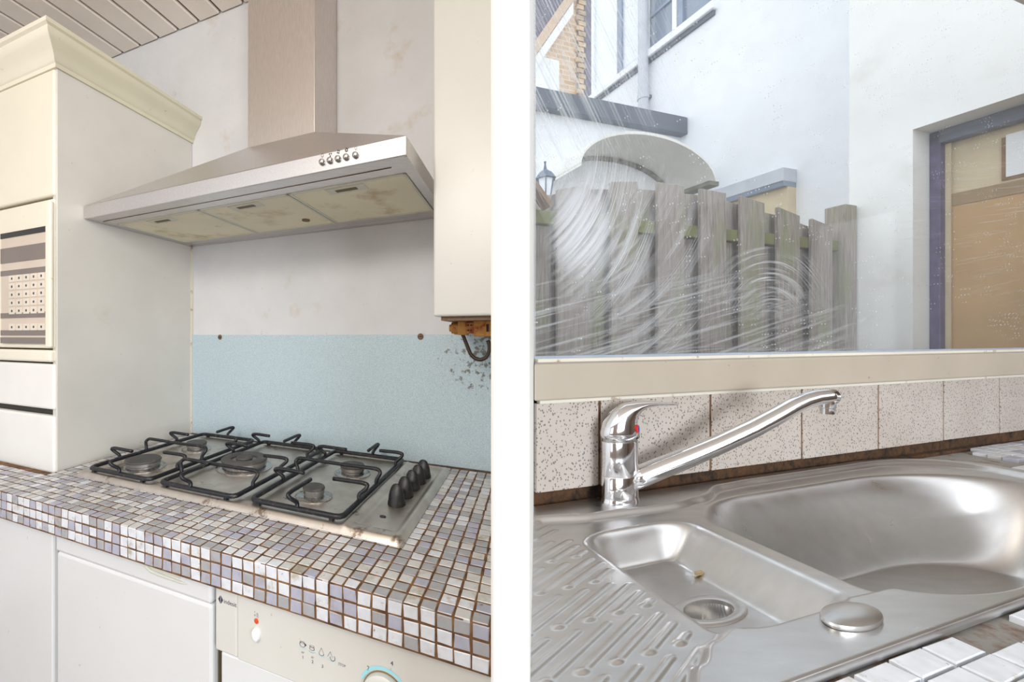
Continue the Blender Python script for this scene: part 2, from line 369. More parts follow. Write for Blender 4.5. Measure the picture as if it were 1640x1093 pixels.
# crown: moulded profile swept along the front and round the side, mitred at the corner
prof = [(0,1.008),(.006,1.008),(.007,1.018),(.012,1.022),(.014,1.032),(.022,1.044),(.034,1.058),(.041,1.066),(.042,1.078),(.048,1.082),(.048,1.092),(0,1.092)]
def sweep_crown(pathfn, name):
    a = [pathfn(d, 0)+(z,) for d, z in prof]; b = [pathfn(d, 1)+(z,) for d, z in prof]
    n = len(prof); mb = MB(FL)
    mb.add(a+b, [tuple(range(n)), tuple(range(2*n-1,n-1,-1))]+[(i,(i+1)%n,n+(i+1)%n,n+i) for i in range(n)])
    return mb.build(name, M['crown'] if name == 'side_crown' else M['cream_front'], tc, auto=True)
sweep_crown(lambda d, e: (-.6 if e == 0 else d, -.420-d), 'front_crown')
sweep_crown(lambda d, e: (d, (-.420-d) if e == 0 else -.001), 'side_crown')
MB(FL).box((-.6,-.42,1.010), (0,-.001,1.016)).build('top_panel', M['crown'], tc)
# scalloped sealant bead where the side meets the wall
MB(FL).box((.0,-.008,0.0), (.006,-.0005,.645)).build('corner_bead', M['caulk'], tc)
# built-in oven with key pad
ov = thing('built_in_oven', FL((-.3,-.42,.27)), 'cream built-in microwave oven with grey keypad in the tall cabinet', 'oven')
MB(FL).box((-.595,-.424,.306), (-.006,-.405,.684)).build('surround', M['cream_front'], ov, bevel=.006, seg=3)
MB(FL).box((-.0255,-.434,.308), (-.003,-.424,.676)).build('frame_strip', M['cream_front'], ov, bevel=.005, seg=3)
MB(FL).box((-.24,-.429,.318), (-.027,-.424,.612)).build('control_panel', M['oven_panel'], ov, bevel=.001, seg=1)
MB(FL).box((-.24,-.4305,.600), (-.028,-.4245,.614)).build('slot', M['oven_black'], ov)
MB(FL).box((-.24,-.4305,.318), (-.028,-.4285,.334)).build('lower_strip', M['oven_strip'], ov)
MB(FL).box((-.24,-.4303,.533), (-.029,-.4285,.573)).build('display', M['oven_strip'], ov)
for zz in (.506, .392, .346): MB(FL).box((-.24,-.4300,zz-.007), (-.029,-.4285,zz+.007)).build('key_band', M['oven_strip'], ov)
for r_ in range(7):
    zz = .490-r_*.0215
    if abs(zz-.392) < .012: continue
    for c_ in range(5):
        kx = -.034-c_*.034
        ky = MB(FL).box((kx-.027,-.4305,zz-.0085), (kx,-.4285,zz+.0085)).build('key', M['oven_key'], ov)
        MB(FL).box((kx-.016,-.4309,zz-.003), (kx-.010,-.4304,zz+.003)).build('key_mark', M['ink_dark'], ky)
MB(FL).box((-.595,-.432,.272), (-.006,-.405,.302)).build('plinth_strip', M['cream_front'], ov, bevel=.006, seg=3)

# ---------------------------------------------------------------- blue splashback board
sb = thing('splashback', FL((.55,-.004,.0)), 'pale blue speckled splashback board on the wall behind the hob', 'splashback')
MB(FL).box((.006,-.007,0.0), (PU0-.001,-.0005,.3405)).build('board', M['blue_board'], sb, bevel=.001, seg=1)
for su, sz in ((.137,.333), (.853,.336)):
    s_ = MB(FL).lathe((su,-.0068,sz), [(.0085,0),(.0085,-.0016),(.006,-.0028)], 16, axis='y').build('screw', M['screw_rust'], sb)
    MB(FL).box((su-.006,-.0101,sz-.0009), (su+.006,-.0092,sz+.0009)).build('screw_slot', M['dark_gap'], s_)

# ---------------------------------------------------------------- cooker hood
def ht(p): return (p[0], p[1], p[2]+.011*(p[0]/.93)*(p[1]/-.357))
def FH(p): return FL(ht(p))
hd = thing('cooker_hood', FL((.46,-.18,.648)), 'stainless steel chimney cooker hood over the gas hob', 'cooker hood')
HU0, HU1, HV = .002, .928, -.357
ZB, ZF = .648, .683
# lower box: sides and front as a tray with bottom margins
MB(FH).box((HU0,HV,ZB), (HU1,HV+.006,ZF)).build('front_fascia', M['hood_steel'], hd, bevel=.0015)
mb = MB(FH).box((HU0,HV+.006,ZB), (HU0+.006,-.001,ZF)).box((HU1-.006,HV+.006,ZB), (HU1,-.001,ZF)).box((HU0,-.02,ZB), (HU1,-.001,ZF)); mb.build('side_skirt', M['hood_steel'], hd)
FV0, FV1 = -.287, -.060
mb = MB(FH).box((HU0+.006,HV+.006,ZB+.001), (HU1-.006,FV0,ZB+.012)).box((HU0+.006,FV1,ZB+.001), (HU1-.006,-.02,ZB+.012)).box((HU0+.006,FV0,ZB+.001), (.032,FV1,ZB+.012)).box((.905,FV0,ZB+.001), (HU1-.006,FV1,ZB+.012))
mb.build('bottom_tray', M['hood_steel'], hd)
MB(FH).box((HU0+.02,-.3205,ZB-.0002), (.885,-.3192,ZB+.002)).build('tray_seam', M['screw_rust'], hd)
# sloping canopy
tr0, tr1, tv, tz = .362, .590, -.126, .8735
top = [(HU0,HV,ZF),(HU1,HV,ZF),(HU1,-.001,ZF),(HU0,-.001,ZF),(tr0,tv,tz),(tr1,tv,tz),(tr1,-.001,tz),(tr0,-.001,tz)]
MB(FH).hexa([ht(p) if 0 else p for p in top]).build('canopy', M['hood_steel'], hd, bevel=.002)
MB(FL).box((tr0,tv,tz-.004), (tr1,-.001,HB)).build('duct_cover', M['duct_steel'], hd, bevel=.0015)
# filters
for a, b in ((.034,.342), (.345,.618), (.621,.903)):
    ff = MB(FH).box((a,FV0,ZB+.0005), (b,FV1,ZB+.010)).build('grease_filter', M['filter'], hd, bevel=.001, seg=1)
    fm = MB(FH)
    for q in (((a,FV0,ZB-.001),(b,FV0+.006,ZB+.004)), ((a,FV1-.006,ZB-.001),(b,FV1,ZB+.004)), ((a,FV0,ZB-.001),(a+.006,FV1,ZB+.004)), ((b-.006,FV0,ZB-.001),(b,FV1,ZB+.004))): fm.box(*q)
    fm.build('filter_frame', M['filter_frame'], ff)
    c = (a+b)/2-.005
    MB(FH).box((c-.048,FV0+.010,ZB-.0012), (c+.048,FV0+.040,ZB+.002)).build('latch_plate', M['filter_frame'], ff, bevel=.0008, seg=1)
    MB(FH).box((c-.026,FV0+.019,ZB-.0022), (c+.026,FV0+.030,ZB+.001)).build('latch_slot', M['filter_slot'], ff)
MB(FH).lathe((.555,-.115,ZB-.0022), [(.011,0),(.011,.003)], 18).build('drain_screw', M['screw_rust'], hd)
# buttons and printed symbols
bu = [.752,.770,.788,.806,.826]
for i, x in enumerate(bu):
    MB(FH).lathe((x,HV+.0005,.6655), [(.0062,0),(.0062,-.004),(.0050,-.0065),(.0026,-.0076)], 16, axis='y').build('push_button', M['ring_steel'], hd, smooth=False, auto=True)
def ringmark(mb, c, r, w, v, kz=1.0, n=20, a0=0, a1=2*math.pi):
    """flat printed arc on a face v = const"""
    pts = []
    for i in range(n+1):
        a = a0+(a1-a0)*i/n; pts.append((math.cos(a), math.sin(a)*kz))
    vs_ = []
    for x, z in pts: vs_ += [(c[0]+x*(r-w), v, c[1]+z*(r-w)), (c[0]+x*r, v, c[1]+z*r)]
    mb.add(vs_, [(2*i,2*i+1,2*i+3,2*i+2) for i in range(n)]); return mb
vm = HV-.0003
mb = MB(FH); ringmark(mb, (bu[0],.6795), .0028, .0007, vm, 1.5); mb.build('printed_symbol', M['ink_dark'], hd)
def fan(cx, cz, n, r):
    mb = MB(FH)
    for i in range(n):
        a = 2*math.pi*i/n+.5; ringmark(mb, (cx+math.cos(a)*r, cz+math.sin(a)*r*1.2), .0014, .0013, vm, 1.2, 8)
    mb.build('printed_symbol', M['ink_dark'], hd)
fan(bu[1], .6775, 3, .0024); fan(bu[2], .6797, 4, .0024); fan(bu[3], .6797, 5, .0024)
mb = MB(FH); ringmark(mb, (bu[4],.6797), .0026, .0006, vm, 1.2); mb.box((bu[4]-.0012,vm-.0001,.6757),(bu[4]+.0012,vm,.6764)); mb.build('printed_symbol', M['ink_grey'], hd)

# ---------------------------------------------------------------- water heater on the right
wh = thing('water_heater', FL((1.03,-.12,.377)), 'white enamelled water heater box hanging right of the hood', 'water heater')
MB(FL).box((.9515,-.252,.377), (PU0-.002,-.012,HB-.002)).build('casing', M['heater_enamel'], wh, bevel=.005, seg=3)
MB(FL).box((.965,-.24,.369), (PU0-.003,-.03,.378)).build('base_plate', M['screw_rust'], wh)
MB(FL).box((.96,-.014,.40), (PU0-.003,-.001,HB-.01)).build('wall_bracket', M['screw_rust'], wh)
vf = MB(FL).lathe((.964,-.150,.3555), [(.008,0),(.008,.004),(.0125,.005),(.0125,.010),(.0145,.011),(.0145,.040)], 20, axis='x').build('valve', M['rust_brass'], wh, auto=True)
MB(FL).box((.985,-.166,.340), (1.006,-.134,.371)).build('valve_collar', M['rust_brass'], vf, bevel=.003)
MB(FL).box((1.004,-.168,.343), (1.021,-.132,.368)).build('slotted_sleeve', M['rust_brass'], vf, bevel=.002)
for q in range(2):
    for z_ in (.350,.361): MB(FL).box((1.0075+q*.006,-.1688,z_-.002), (1.0105+q*.006,-.1675,z_+.002)).build('vent_hole', M['dark_gap'], vf)
MB(FL).box((1.020,-.172,.337), (1.10,-.120,.373)).build('valve_block', M['rust_brass'], vf, bevel=.003)
MB(FL).box((1.048,-.1735,.347), (1.053,-.171,.363)).build('adjuster_slot', M['dark_gap'], vf)
pts = []
for i in range(25):
    f = i/24
    if f < .35: g = f/.35; pts.append((.993+.018*g, -.150, .342-.044*g))
    else:
        g = (f-.35)/.65; a = math.pi*(1.15)+g*math.pi*1.05; pts.append((1.031+.021*math.cos(a), -.150, .307+.020*math.sin(a)+.022*max(0,g-.55)))
MB(FL).tube(pts, .0042, 10).build('cable', M['cable'], wh, smooth=True)

# ---------------------------------------------------------------- mosaic worktop
CV = -.545; TP, TR, TZ = .0222, .0195, .0192
wt = thing('mosaic_worktop', FL((.4,-.27,-.062)), 'tiled worktop of small white and grey mosaic with rusty brown joints under the hob', 'worktop')
poly = [(-.6,CV+.0004),(PU0-.0005,CV+.0004),(PU0-.0005,-.0075),(.0065,-.0075),(.0065,-.432),(-.6,-.432)]
MB(FL).prism(poly, -.0600, -.0008).build('grout_bed', M['grout'], wt)
def tile_mesh(fr, ex, ey, ez, seed, mat, th=.0042):
    """one glazed tile centred on 0; ex, ey the edge vectors, ez outward; 18 triangles"""
    r = random.Random(seed); j = lambda s: r.uniform(-s, s)
    cs = [(-.5,-.5),(.5,-.5),(.5,.5),(-.5,.5)]; lift = [j(.0004) for _ in cs]
    vs_ = []
    for lvl, sc in ((-th, 1), (-.0009, 1), (0, .90)):
        for i, (a, b) in enumerate(cs):
            r2 = random.Random(seed*9+i); da, db = r2.uniform(-.035,.035), r2.uniform(-.035,.035)
            p = ex*((a+da)*sc)+ey*((b+db)*sc)+ez*(lvl+lift[i]); vs_.append(tuple(p))
    me = bpy.data.meshes.new('tile')
    me.from_pydata(vs_, [], [(8,9,10,11)]+[(l*4+i, l*4+(i+1)%4, (l+1)*4+(i+1)%4, (l+1)*4+i) for l in (0,1) for i in range(4)])
    bm = bmesh.new(); bm.from_mesh(me); bmesh.ops.recalc_face_normals(bm, faces=bm.faces)
    top_ = max(bm.faces, key=lambda f: f.calc_center_median().dot(ez))
    if top_.normal.dot(ez) < 0: bmesh.ops.reverse_faces(bm, faces=bm.faces)
    bm.to_mesh(me); bm.free(); me.materials.append(M[mat]); return me
Uv, Vv, Zv = Vector((*U,0)), Vector((*V,0)), Vector((0,0,1)); Nv = Vector((U[1],-U[0],0))   # outward normal of the front face
NVAR = 6; gap = .0028
lib = {}
for mi_, mn in enumerate(sorted(set(TILES))):
    for k in range(NVAR):
        lib['top', mn, k] = tile_mesh(FL, Uv*(TP-gap), Vv*(TR-gap), Zv, 11+k+10*mi_, mn)
        lib['front', mn, k] = tile_mesh(FL, Uv*(TP-gap), Zv*(TZ-gap), -Vv.normalized() if False else Nv if Nv.dot(Vv) < 0 else -Nv, 400+k+10*mi_, mn)
spots = []
HOBR = (.083, .944, -.427, -.043)
i0, i1 = -24, int((PU0+.3)/TP)
u = -.535
cols = []
while u < PU0+TP: cols.append(u); u += TP
for cu in cols:
    if cu+TP*.45 > PU0: continue
    v = CV+TR*.5-.0006; rr = 0
    while v < -.012:
        inside_hob = HOBR[0]+.004 < cu-TP*.3 and cu+TP*.3 < HOBR[1]-.004 and HOBR[2]+.006 < v-TR*.2 and v+TR*.2 < HOBR[3]-.006
        if not inside_hob and (cu > .0175 or v < -.445):
            spots.append(('top', (cu+rnd.uniform(-.0006,.0006), v+rnd.uniform(-.0006,.0006), .0)))
        v += TR; rr += 1
    for r_ in range(3):
        spots.append(('front', (cu+rnd.uniform(-.0006,.0006), CV-.0005, -.0108-r_*TZ+rnd.uniform(-.0005,.0005))))
def px(p):
    q = FL(p); return 650+650*q.x/q.y, 537-650*(q.z-CAMZ)/q.y, q.y
def size_of(s_):
    kind, p = s_; x, y, d = px(p)
    if not (-20 < x < 786 and 0 < y < 1100): return 0
    q = FL(p); view = (Vector((0,0,CAMZ))-q); n_ = Zv if kind == 'top' else (Nv if Nv.dot(Vv) < 0 else -Nv)
    return abs(view.normalized().dot(n_))/view.length_squared
spots.sort(key=size_of, reverse=True)
org = world_of(wt)
rest_v, rest_f, rest_m = [], [], []
names = sorted(set(TILES))
for i, (kind, p) in enumerate(spots):
    mn = rnd.choice(TILES if kind == 'top' else ['tile_white','tile_white','tile_white','tile_lilac','tile_lilac','tile_white','tile_grey']); me = lib[kind, mn, rnd.randrange(NVAR)]; q = FL(p)-org
    if i < 300:
        o = bpy.data.objects.new('tile', me); COL.objects.link(o); o.parent = wt; o.location = q
    else:
        b = len(rest_v); rest_v += [tuple(v_.co+q) for v_ in me.vertices]; rest_f += [tuple(b+x for x in f.vertices) for f in me.polygons]; rest_m += [names.index(mn)]*len(me.polygons)
me = bpy.data.meshes.new('tile_field'); me.from_pydata(rest_v, [], rest_f)
for mn in names: me.materials.append(M[mn])
me.polygons.foreach_set('material_index', rest_m); me.update()
o = bpy.data.objects.new('tile_field', me); COL.objects.link(o); o.parent = wt; o['kind'] = 'stuff'

# ---------------------------------------------------------------- gas hob
hob = thing('gas_hob', FL((.51,-.235,.0)), 'stainless steel five-burner gas hob with black pan supports and knobs', 'gas hob')
H0, H1, G0, G1 = .083, .944, -.427, -.043
def sst(a, b, x):
    x = max(0.0, min(1.0, (x-a)/(b-a))); return x*x*(3-2*x)
def rr_sd(x, y, x0, x1, y0, y1, r):
    qx = abs(x-(x0+x1)/2)-(x1-x0)/2+r; qy = abs(y-(y0+y1)/2)-(y1-y0)/2+r
    return math.hypot(max(qx,0), max(qy,0))+min(max(qx,qy),0)-r
def hobz(u, v):
    e = -rr_sd(u, v, H0, H1, G0, G1, .012)
    z = .0115*sst(-.001, .010, e)**.8
    tray = -rr_sd(u, v, H0+.022, .812, G0+.028, G1-.018, .02); z -= .0035*sst(0, .008, tray)
    ctl = -rr_sd(u, v, .843, .928, G0+.026, G1-.016, .010); z -= .0055*sst(0, .006, ctl)
    z += .0042*max(0, 1-abs(u-.832)/.010)*sst(0, .02, e)
    return z+.0005
NU, NVv = 230, 110
vs_ = []; fs = []
for j in range(NVv+1):
    for i in range(NU+1):
        a, b = H0+(H1-H0)*i/NU, G0+(G1-G0)*j/NVv; vs_.append((a, b, hobz(a, b)))
for j in range(NVv):
    for i in range(NU):
        k = j*(NU+1)+i; fs.append((k,k+1,k+NU+2,k+NU+1))
mb = MB(FL); mb.add(vs_, fs); mb.build('hob_plate', M['hob_steel'], hob, smooth=True)
# burners: (u, v, cap radius, base radius, wok)
BZ = .0085
for (bu_, bv, cr, br, wok) in ((.205,-.335,.046,.058,0), (.206,-.168,.031,.044,0), (.447,-.236,.060,.074,1), (.712,-.325,.024,.041,0), (.727,-.172,.031,.046,0)):
    c = (bu_, bv, BZ); KB = .84
    bn = MB(FL).lathe(c, [(br,0),(br,.002),(br*.86,.0045),(cr*1.02,.005)], 36, 1, KB).build('burner', M['ring_steel'], hob, auto=True)
    if not wok:
        MB(FL).lathe((bu_,bv,BZ+.004), [(cr*.9,0),(cr*.9,.004),(cr*.97,.006),(cr*.97,.013)], 36, 1, KB).build('burner_crown', M['burner_body'], bn, auto=True)
        MB(FL).lathe((bu_,bv,BZ+.017), [(cr,0),(cr*1.02,.002),(cr*.96,.005),(cr*.5,.0062)], 36, 1, KB).build('burner_cap', M['burner_cap'], bn, auto=True)
    else:
        MB(FL).lathe((bu_,bv,BZ+.004), [(cr*.92,0),(cr*.92,.005),(cr*.99,.007),(cr*.99,.015)], 40, 1, KB).build('burner_crown', M['burner_body'], bn, auto=True)
        ring = []
        for r_, h_ in ((cr*.56,0),(cr*1.01,0),(cr*1.01,.003),(cr*.95,.006),(cr*.62,.006),(cr*.56,.003)):
            ring.append([(bu_+r_*math.cos(2*math.pi*i/40), bv+KB*r_*math.sin(2*math.pi*i/40), BZ+.019+h_) for i in range(40)])
        ring.append(ring[0]); mb = MB(FL); n = 40
        mb.add([p for r_ in ring for p in r_], [(j*n+i, j*n+(i+1)%n, (j+1)*n+(i+1)%n, (j+1)*n+i) for j in range(6) for i in range(n)])
        mb.build('burner_ring', M['burner_cap'], bn, auto=True)
        MB(FL).lathe((bu_,bv,BZ+.019), [(cr*.36,-.008),(cr*.36,.002),(cr*.38,.004),(cr*.34,.0075),(cr*.15,.0085)], 30, 1, KB).build('burner_cap', M['burner_cap'], bn, auto=True)
# pan supports
RZ = .020; RR = .0042
def rrect(u0, u1, v0, v1, z, r=.014):
    pts = []
    for cx, cy, a0 in ((u1-r,v1-r,0),(u0+r,v1-r,90),(u0+r,v0+r,180),(u1-r,v0+r,270)):
        for k in range(5):
            a = math.radians(a0+k*22.5); pts.append((cx+r*math.cos(a), cy+r*math.sin(a), z))
    return pts
def finger(p, d, ln, side=0, h=.030):
    """bent rod rising from the frame at p, then running inwards along d"""
    d = Vector((d[0], d[1], 0)).normalized(); p = Vector((p[0], p[1], RZ)); o_ = Vector((-d.y, d.x, 0))*side
    return [p+o_*.012, p+o_*.010+d*.002+Vector((0,0,h*.35)), p+o_*.004-d*.010+Vector((0,0,h*.72)), p-d*.012+Vector((0,0,h*.92)), p-d*.006+Vector((0,0,h)), p+d*.006+Vector((0,0,h+.001)), p+d*ln+Vector((0,0,h))]
def bend(path, n=4):
    P_ = [Vector(p) for p in path]; out = []
    for i in range(len(P_)-1):
        a = P_[max(i-1,0)]; b = P_[i]; c = P_[i+1]; d = P_[min(i+2,len(P_)-1)]
        m1 = (c-a)*.5; m2 = (d-b)*.5; L_ = (c-b).length
        if m1.length > L_: m1 *= L_/m1.length
        if m2.length > L_: m2 *= L_/m2.length
        for k in range(n):
            x = k/n; out.append(b*(2*x**3-3*x*x+1)+m1*(x**3-2*x*x+x)+c*(3*x*x-2*x**3)+m2*(x**3-x*x))
    return out+[P_[-1]]
def crossbar(u0, u1, v, h=.030):
    P = lambda u_, dz, dv=0: Vector((u_, v+dv, RZ+dz))
    return [P(u0,0,-.012), P(u0+.000,h*.35,-.010), P(u0-.010,h*.75,-.004), P(u0-.006,h*.95), P(u0+.004,h+.001), P((u0+u1)/2,h), P(u1-.010,h+.001), P(u1+.002,h*.95), P(u1+.006,h*.75,-.004), P(u1,h*.35,-.010), P(u1,0,-.012)]
grates = [
 (.118,.330,-.412,-.060, [('c',-.252)], [(( .118,-.350),(1,0),.066,1), ((.330,-.325),(-1,0),.062,1), ((.215,-.412),(0,1),.060,-1), ((.118,-.175),(1,0),.062,1), ((.330,-.150),(-1,0),.050,1), ((.235,-.060),(0,-1),.058,-1)]),
 (.365,.578,-.412,-.060, [('c',-.345)], [((.445,-.412),(0,1),.062,-1), ((.365,-.200),(1,0),.058,1), ((.578,-.250),(-1,0),.056,1), ((.490,-.060),(0,-1),.066,-1), ((.578,-.130),(-1,0),.06,1), ((.365,-.095),(1,0),.05,1)]),
 (.617,.822,-.408,-.060, [('c',-.235)], [((.617,-.315),(1,0),.064,1), ((.822,-.320),(-1,0),.066,1), ((.715,-.408),(0,1),.066,-1), ((.617,-.130),(1,0),.072,1), ((.822,-.105),(-1,0),.05,1), ((.745,-.060),(0,-1),.056,-1)])]
for (a, b, c0, c1, bars, fing) in grates:
    g = MB(FL).tube(rrect(a,b,c0,c1,RZ), .0052, 8, True).build('pan_support', M['enamel_black'], hob, smooth=True)
    for _, v in bars: MB(FL).tube(bend(crossbar(a,b,v)), RR, 8).build('cross_bar', M['enamel_black'], g, smooth=True)
    for p, d, ln, sd in fing: MB(FL).tube(bend(finger(p,d,ln,sd)), RR, 8).build('finger', M['enamel_black'], g, smooth=True)
    for q in ((a+.02,c0),(b-.02,c0),(a+.02,c1),(b-.02,c1)): MB(FL).box((q[0]-.004,q[1]-.004,.0075), (q[0]+.004,q[1]+.004,RZ)).build('rubber_foot', M['knob_black'], g)
for kv, ku in ((-.288,.8845),(-.243,.887),(-.199,.8895),(-.161,.892),(-.122,.8935)):
    rings = []
    for h_, r_, fl in ((0,.0185,1),(.004,.0185,1),(.008,.0172,.96),(.016,.0165,.86),(.024,.0150,.72),(.031,.0125,.58),(.037,.0088,.46),(.040,.0040,.40)):
        rings.append([(ku+r_*math.cos(2*math.pi*i/24), kv+r_*fl*math.sin(2*math.pi*i/24), .0065+h_) for i in range(24)])
    kn = MB(FL).loft(rings).build('knob', M['knob_black'], hob, auto=True)
MB(FL).lathe((.879,-.349,.0068), [(.0065,0),(.0060,.0012)], 18, 1, .6).build('ignition_slot', M['oven_black'], hob)

# ---------------------------------------------------------------- appliances below the worktop
UV_ = -.520
bc = thing('base_cabinet', FL((-.2,-.30,-ZL)), 'plain white base cabinet at the far left under the worktop', 'cabinet')
MB(FL).box((-.6,-.505,-ZL+.1), (.176,-.435,-.061)).build('carcass', M['wood_white'], bc)
MB(FL).box((-.6,-.455,-ZL), (.176,-.435,-ZL+.1)).build('plinth', M['gap_brown'], bc)
MB(FL).box((-.598,UV_,-ZL+.105), (.176,-.506,-.068)).build('door', M['appliance'], bc, bevel=.004)
dw = thing('dishwasher', FL((.41,-.27,-ZL)), 'white dishwasher with a curved grip recess, left of the one with a control panel', 'dishwasher')
D0, D1 = .190, .630
MB(FL).box((D0+.004,UV_+.018,-ZL+.02), (D1-.004,-.02,-.0610)).build('casing', M['gap_brown'], dw)
MB(FL).box((D0,UV_,-ZL+.10), (D1,UV_+.018,-.1125)).build('door', M['appliance'], dw, bevel=.006, seg=3)
MB(FL).box((D0+.01,UV_+.03,-ZL), (D1-.01,UV_+.05,-ZL+.10)).build('kick_plate', M['gap_brown'], dw)
hs = MB(FL).box((D0,UV_-.002,-.1112), (D1,UV_+.018,-.0612)).build('top_strip', M['appliance'], dw, bevel=.006, seg=3)
pts = [(.466,UV_-.002,-.066),(.468,UV_-.003,-.074),(.474,UV_-.003,-.081),(.484,UV_-.003,-.0852),(.500,UV_-.003,-.0866),(.560,UV_-.003,-.0880),(.574,UV_-.002,-.0880)]
MB(FL).tube(pts, [.0022,.0028,.003,.003,.003,.0024,.001], 8).build('grip_lip', M['grip_grey'], hs, smooth=True)
MB(FL).box((.470,UV_-.0024,-.0835), (.560,UV_-.0016,-.0625)).build('grip_recess', M['grip_grey'], hs)  # flat plate; its darker grey gives the grip recess its shade
w2 = thing('dishwasher', FL((.88,-.27,-ZL)), 'white dishwasher with a printed control panel, at the right under the worktop', 'dishwasher')
E0, E1 = .640, PU0-.004
MB(FL).box((E0+.006,UV_+.016,-ZL+.02), (E1,-.02,-.0610)).build('casing', M['gap_brown'], w2)
MB(FL).box((E0+.008,UV_+.002,-ZL+.10), (E1,UV_+.016,-.184)).build('door', M['appliance'], w2, bevel=.004)
MB(FL).box((E0+.01,UV_+.03,-ZL), (E1,UV_+.05,-ZL+.10)).build('kick_plate', M['gap_brown'], w2)
pn = MB(FL).box((E0,UV_-.003,-.181), (.6885,UV_+.016,-.063)).build('badge_panel', M['control_panel'], w2, bevel=.004, seg=3)
cp = MB(FL).box((.6893,UV_-.0038,-.181), (E1,UV_+.016,-.063)).build('control_panel', M['control_panel'], w2, bevel=.002, seg=2)
vp = UV_-.0042
VF = Vector((0,0,0))
def text(s_, u_, z_, size, mat, v, parent, name='lettering', shear=0):
    cu_ = bpy.data.curves.new(name, 'FONT'); cu_.body = s_; cu_.size = size; cu_.shear = shear
    o = bpy.data.objects.new(name, cu_); COL.objects.link(o)
    bpy.context.view_layer.update()
    me_ = bpy.data.meshes.new_from_object(o.evaluated_get(bpy.context.evaluated_depsgraph_get()))
    COL.objects.unlink(o); bpy.data.objects.remove(o)
    mb = MB(FL); mb.add([(u_+p.co.x, v, z_+p.co.y) for p in me_.vertices], [tuple(f.vertices) for f in me_.polygons])
    return mb.build(name, mat, parent)
vb = UV_-.0033
lg = MB(FL); lg.add([(.6475,vb,-.0945),(.6525,vb,-.0875),(.6525,vb,-.1015)], [(0,1,2)]); lg.add([(.6535,vb,-.0875),(.6585,vb,-.0945),(.6535,vb,-.1015)], [(0,1,2)]); lg.build('emblem', M['ink_dark'], pn)
text('indesit', .6595, -.0985, .0105, M['ink_dark'], vb, pn, 'brand_lettering')
MB(FL).lathe((.7290,vp+.0008,-.1085), [(.0042,0),(.0042,-.0012),(.002,-.002)], 18, axis='y').build('indicator_lamp', M['lamp_red'], cp)
bt = MB(FL).lathe((.7290,vp+.001,-.1290), [(.0085,0),(.0085,-.004),(.0068,-.0062),(.003,-.0070)], 24, .9, 1.25, axis='y').build('push_button', M['button_white'], cp, auto=True)
mb = MB(FL); ringmark(mb, (.7260,-.1000), .0014, .0006, vp); mb.box((.7255,vp-.0001,-.0960),(.7262,vp,-.0935)); mb.box((.7298,vp-.0001,-.1025),(.7303,vp,-.0955)); mb.box((.7320,vp-.0001,-.1035),(.7325,vp,-.0965)); mb.box((.7298,vp-.0001,-.0965),(.7325,vp,-.0960)); mb.build('printed_symbol', M['ink_grey'], cp)
# programme symbols
def arcs(lst, mat):
    mb = MB(FL)
    for a in lst: ringmark(mb, *a)
    mb.build('printed_symbol', mat, cp)
gx = [.8165,.8335,.8500,.8670]
gz = [-.1195,-.1205,-.1215,-.1225]
arcs([((gx[0],gz[0]), .0052, .0008, vp, .75), ((gx[0],gz[0]+.003), .0046, .0007, vp, .4), ((gx[0]+.0055,gz[0]+.001), .0016, .0012, vp)], M['ink_dark'])
arcs([((gx[1],gz[1]), .0046, .0008, vp, .6), ((gx[1],gz[1]+.003), .0042, .0007, vp, .45), ((gx[1],gz[1]-.004), .0056, .0008, vp, .35, 20, math.pi, 2*math.pi)], M['ink_dark'])
arcs([((gx[2],gz[2]-.001), .0044, .0007, vp, .8, 20, math.pi, 2*math.pi)], M['ink_dark'])
arcs([((gx[3]+.002,gz[3]-.001), .0044, .0007, vp, 1.0, 20, math.pi*.9, 2.3*math.pi)], M['ink_dark'])
for i in (2, 3):
    mb = MB(FL); x, z = gx[i]-(.002 if i == 3 else 0), gz[i]
    mb.add([(x,vp,z+.0075),(x-.0046,vp,z-.001),(x-.0040,vp,z-.001),(x,vp,z+.0062),(x+.0040,vp,z-.001),(x+.0046,vp,z-.001)], [(0,1,2,3),(0,3,4,5)]); mb.build('printed_symbol', M['ink_grey'], cp)
arcs([((gx[i],gz[i]-.0035), .0064, .0012, vp-.0001, .45, 16, math.pi*1.05, 1.95*math.pi) for i in range(4)], M['ink_cyan'])
text('60°', .8145, -.1325, .0042, M['ink_grey'], vp, cp); text('65°', .8320, -.1345, .0042, M['ink_grey'], vp, cp); text('STOP', .8785, -.1302, .0052, M['ink_grey'], vp, cp)
for i, s_ in enumerate('123'): text(s_, .8158+i*.0172, -.1402-i*.0013, .0066, M['ink_dark'], vp, cp)
text('4', .9605, -.1045, .0085, M['ink_dark'], vp, cp); text('2', .9245, -.1225, .0085, M['ink_dark'], vp, cp)
dl = (.951, -.149)
mb = MB(FL); ringmark(mb, dl, .0385, .0045, vp, 1.0, 40, math.radians(20), math.radians(160)); mb.build('dial_scale', M['ink_cyan'], cp)
MB(FL).box((.9605,vp-.0001,-.1120), (.9612,vp,-.1075)).build('dial_mark', M['ink_cyan'], cp)
dk = MB(FL).lathe((dl[0],vp+.001,dl[1]), [(.031,0),(.031,-.008),(.028,-.011),(.020,-.012)], 40, axis='y').build('dial', M['control_panel'], cp, auto=True)
MB(FL).lathe((dl[0],vp+.0012,dl[1]), [(.0325,0),(.0325,-.0022)], 40, axis='y').build('dial_rim', M['gap_brown'], cp)

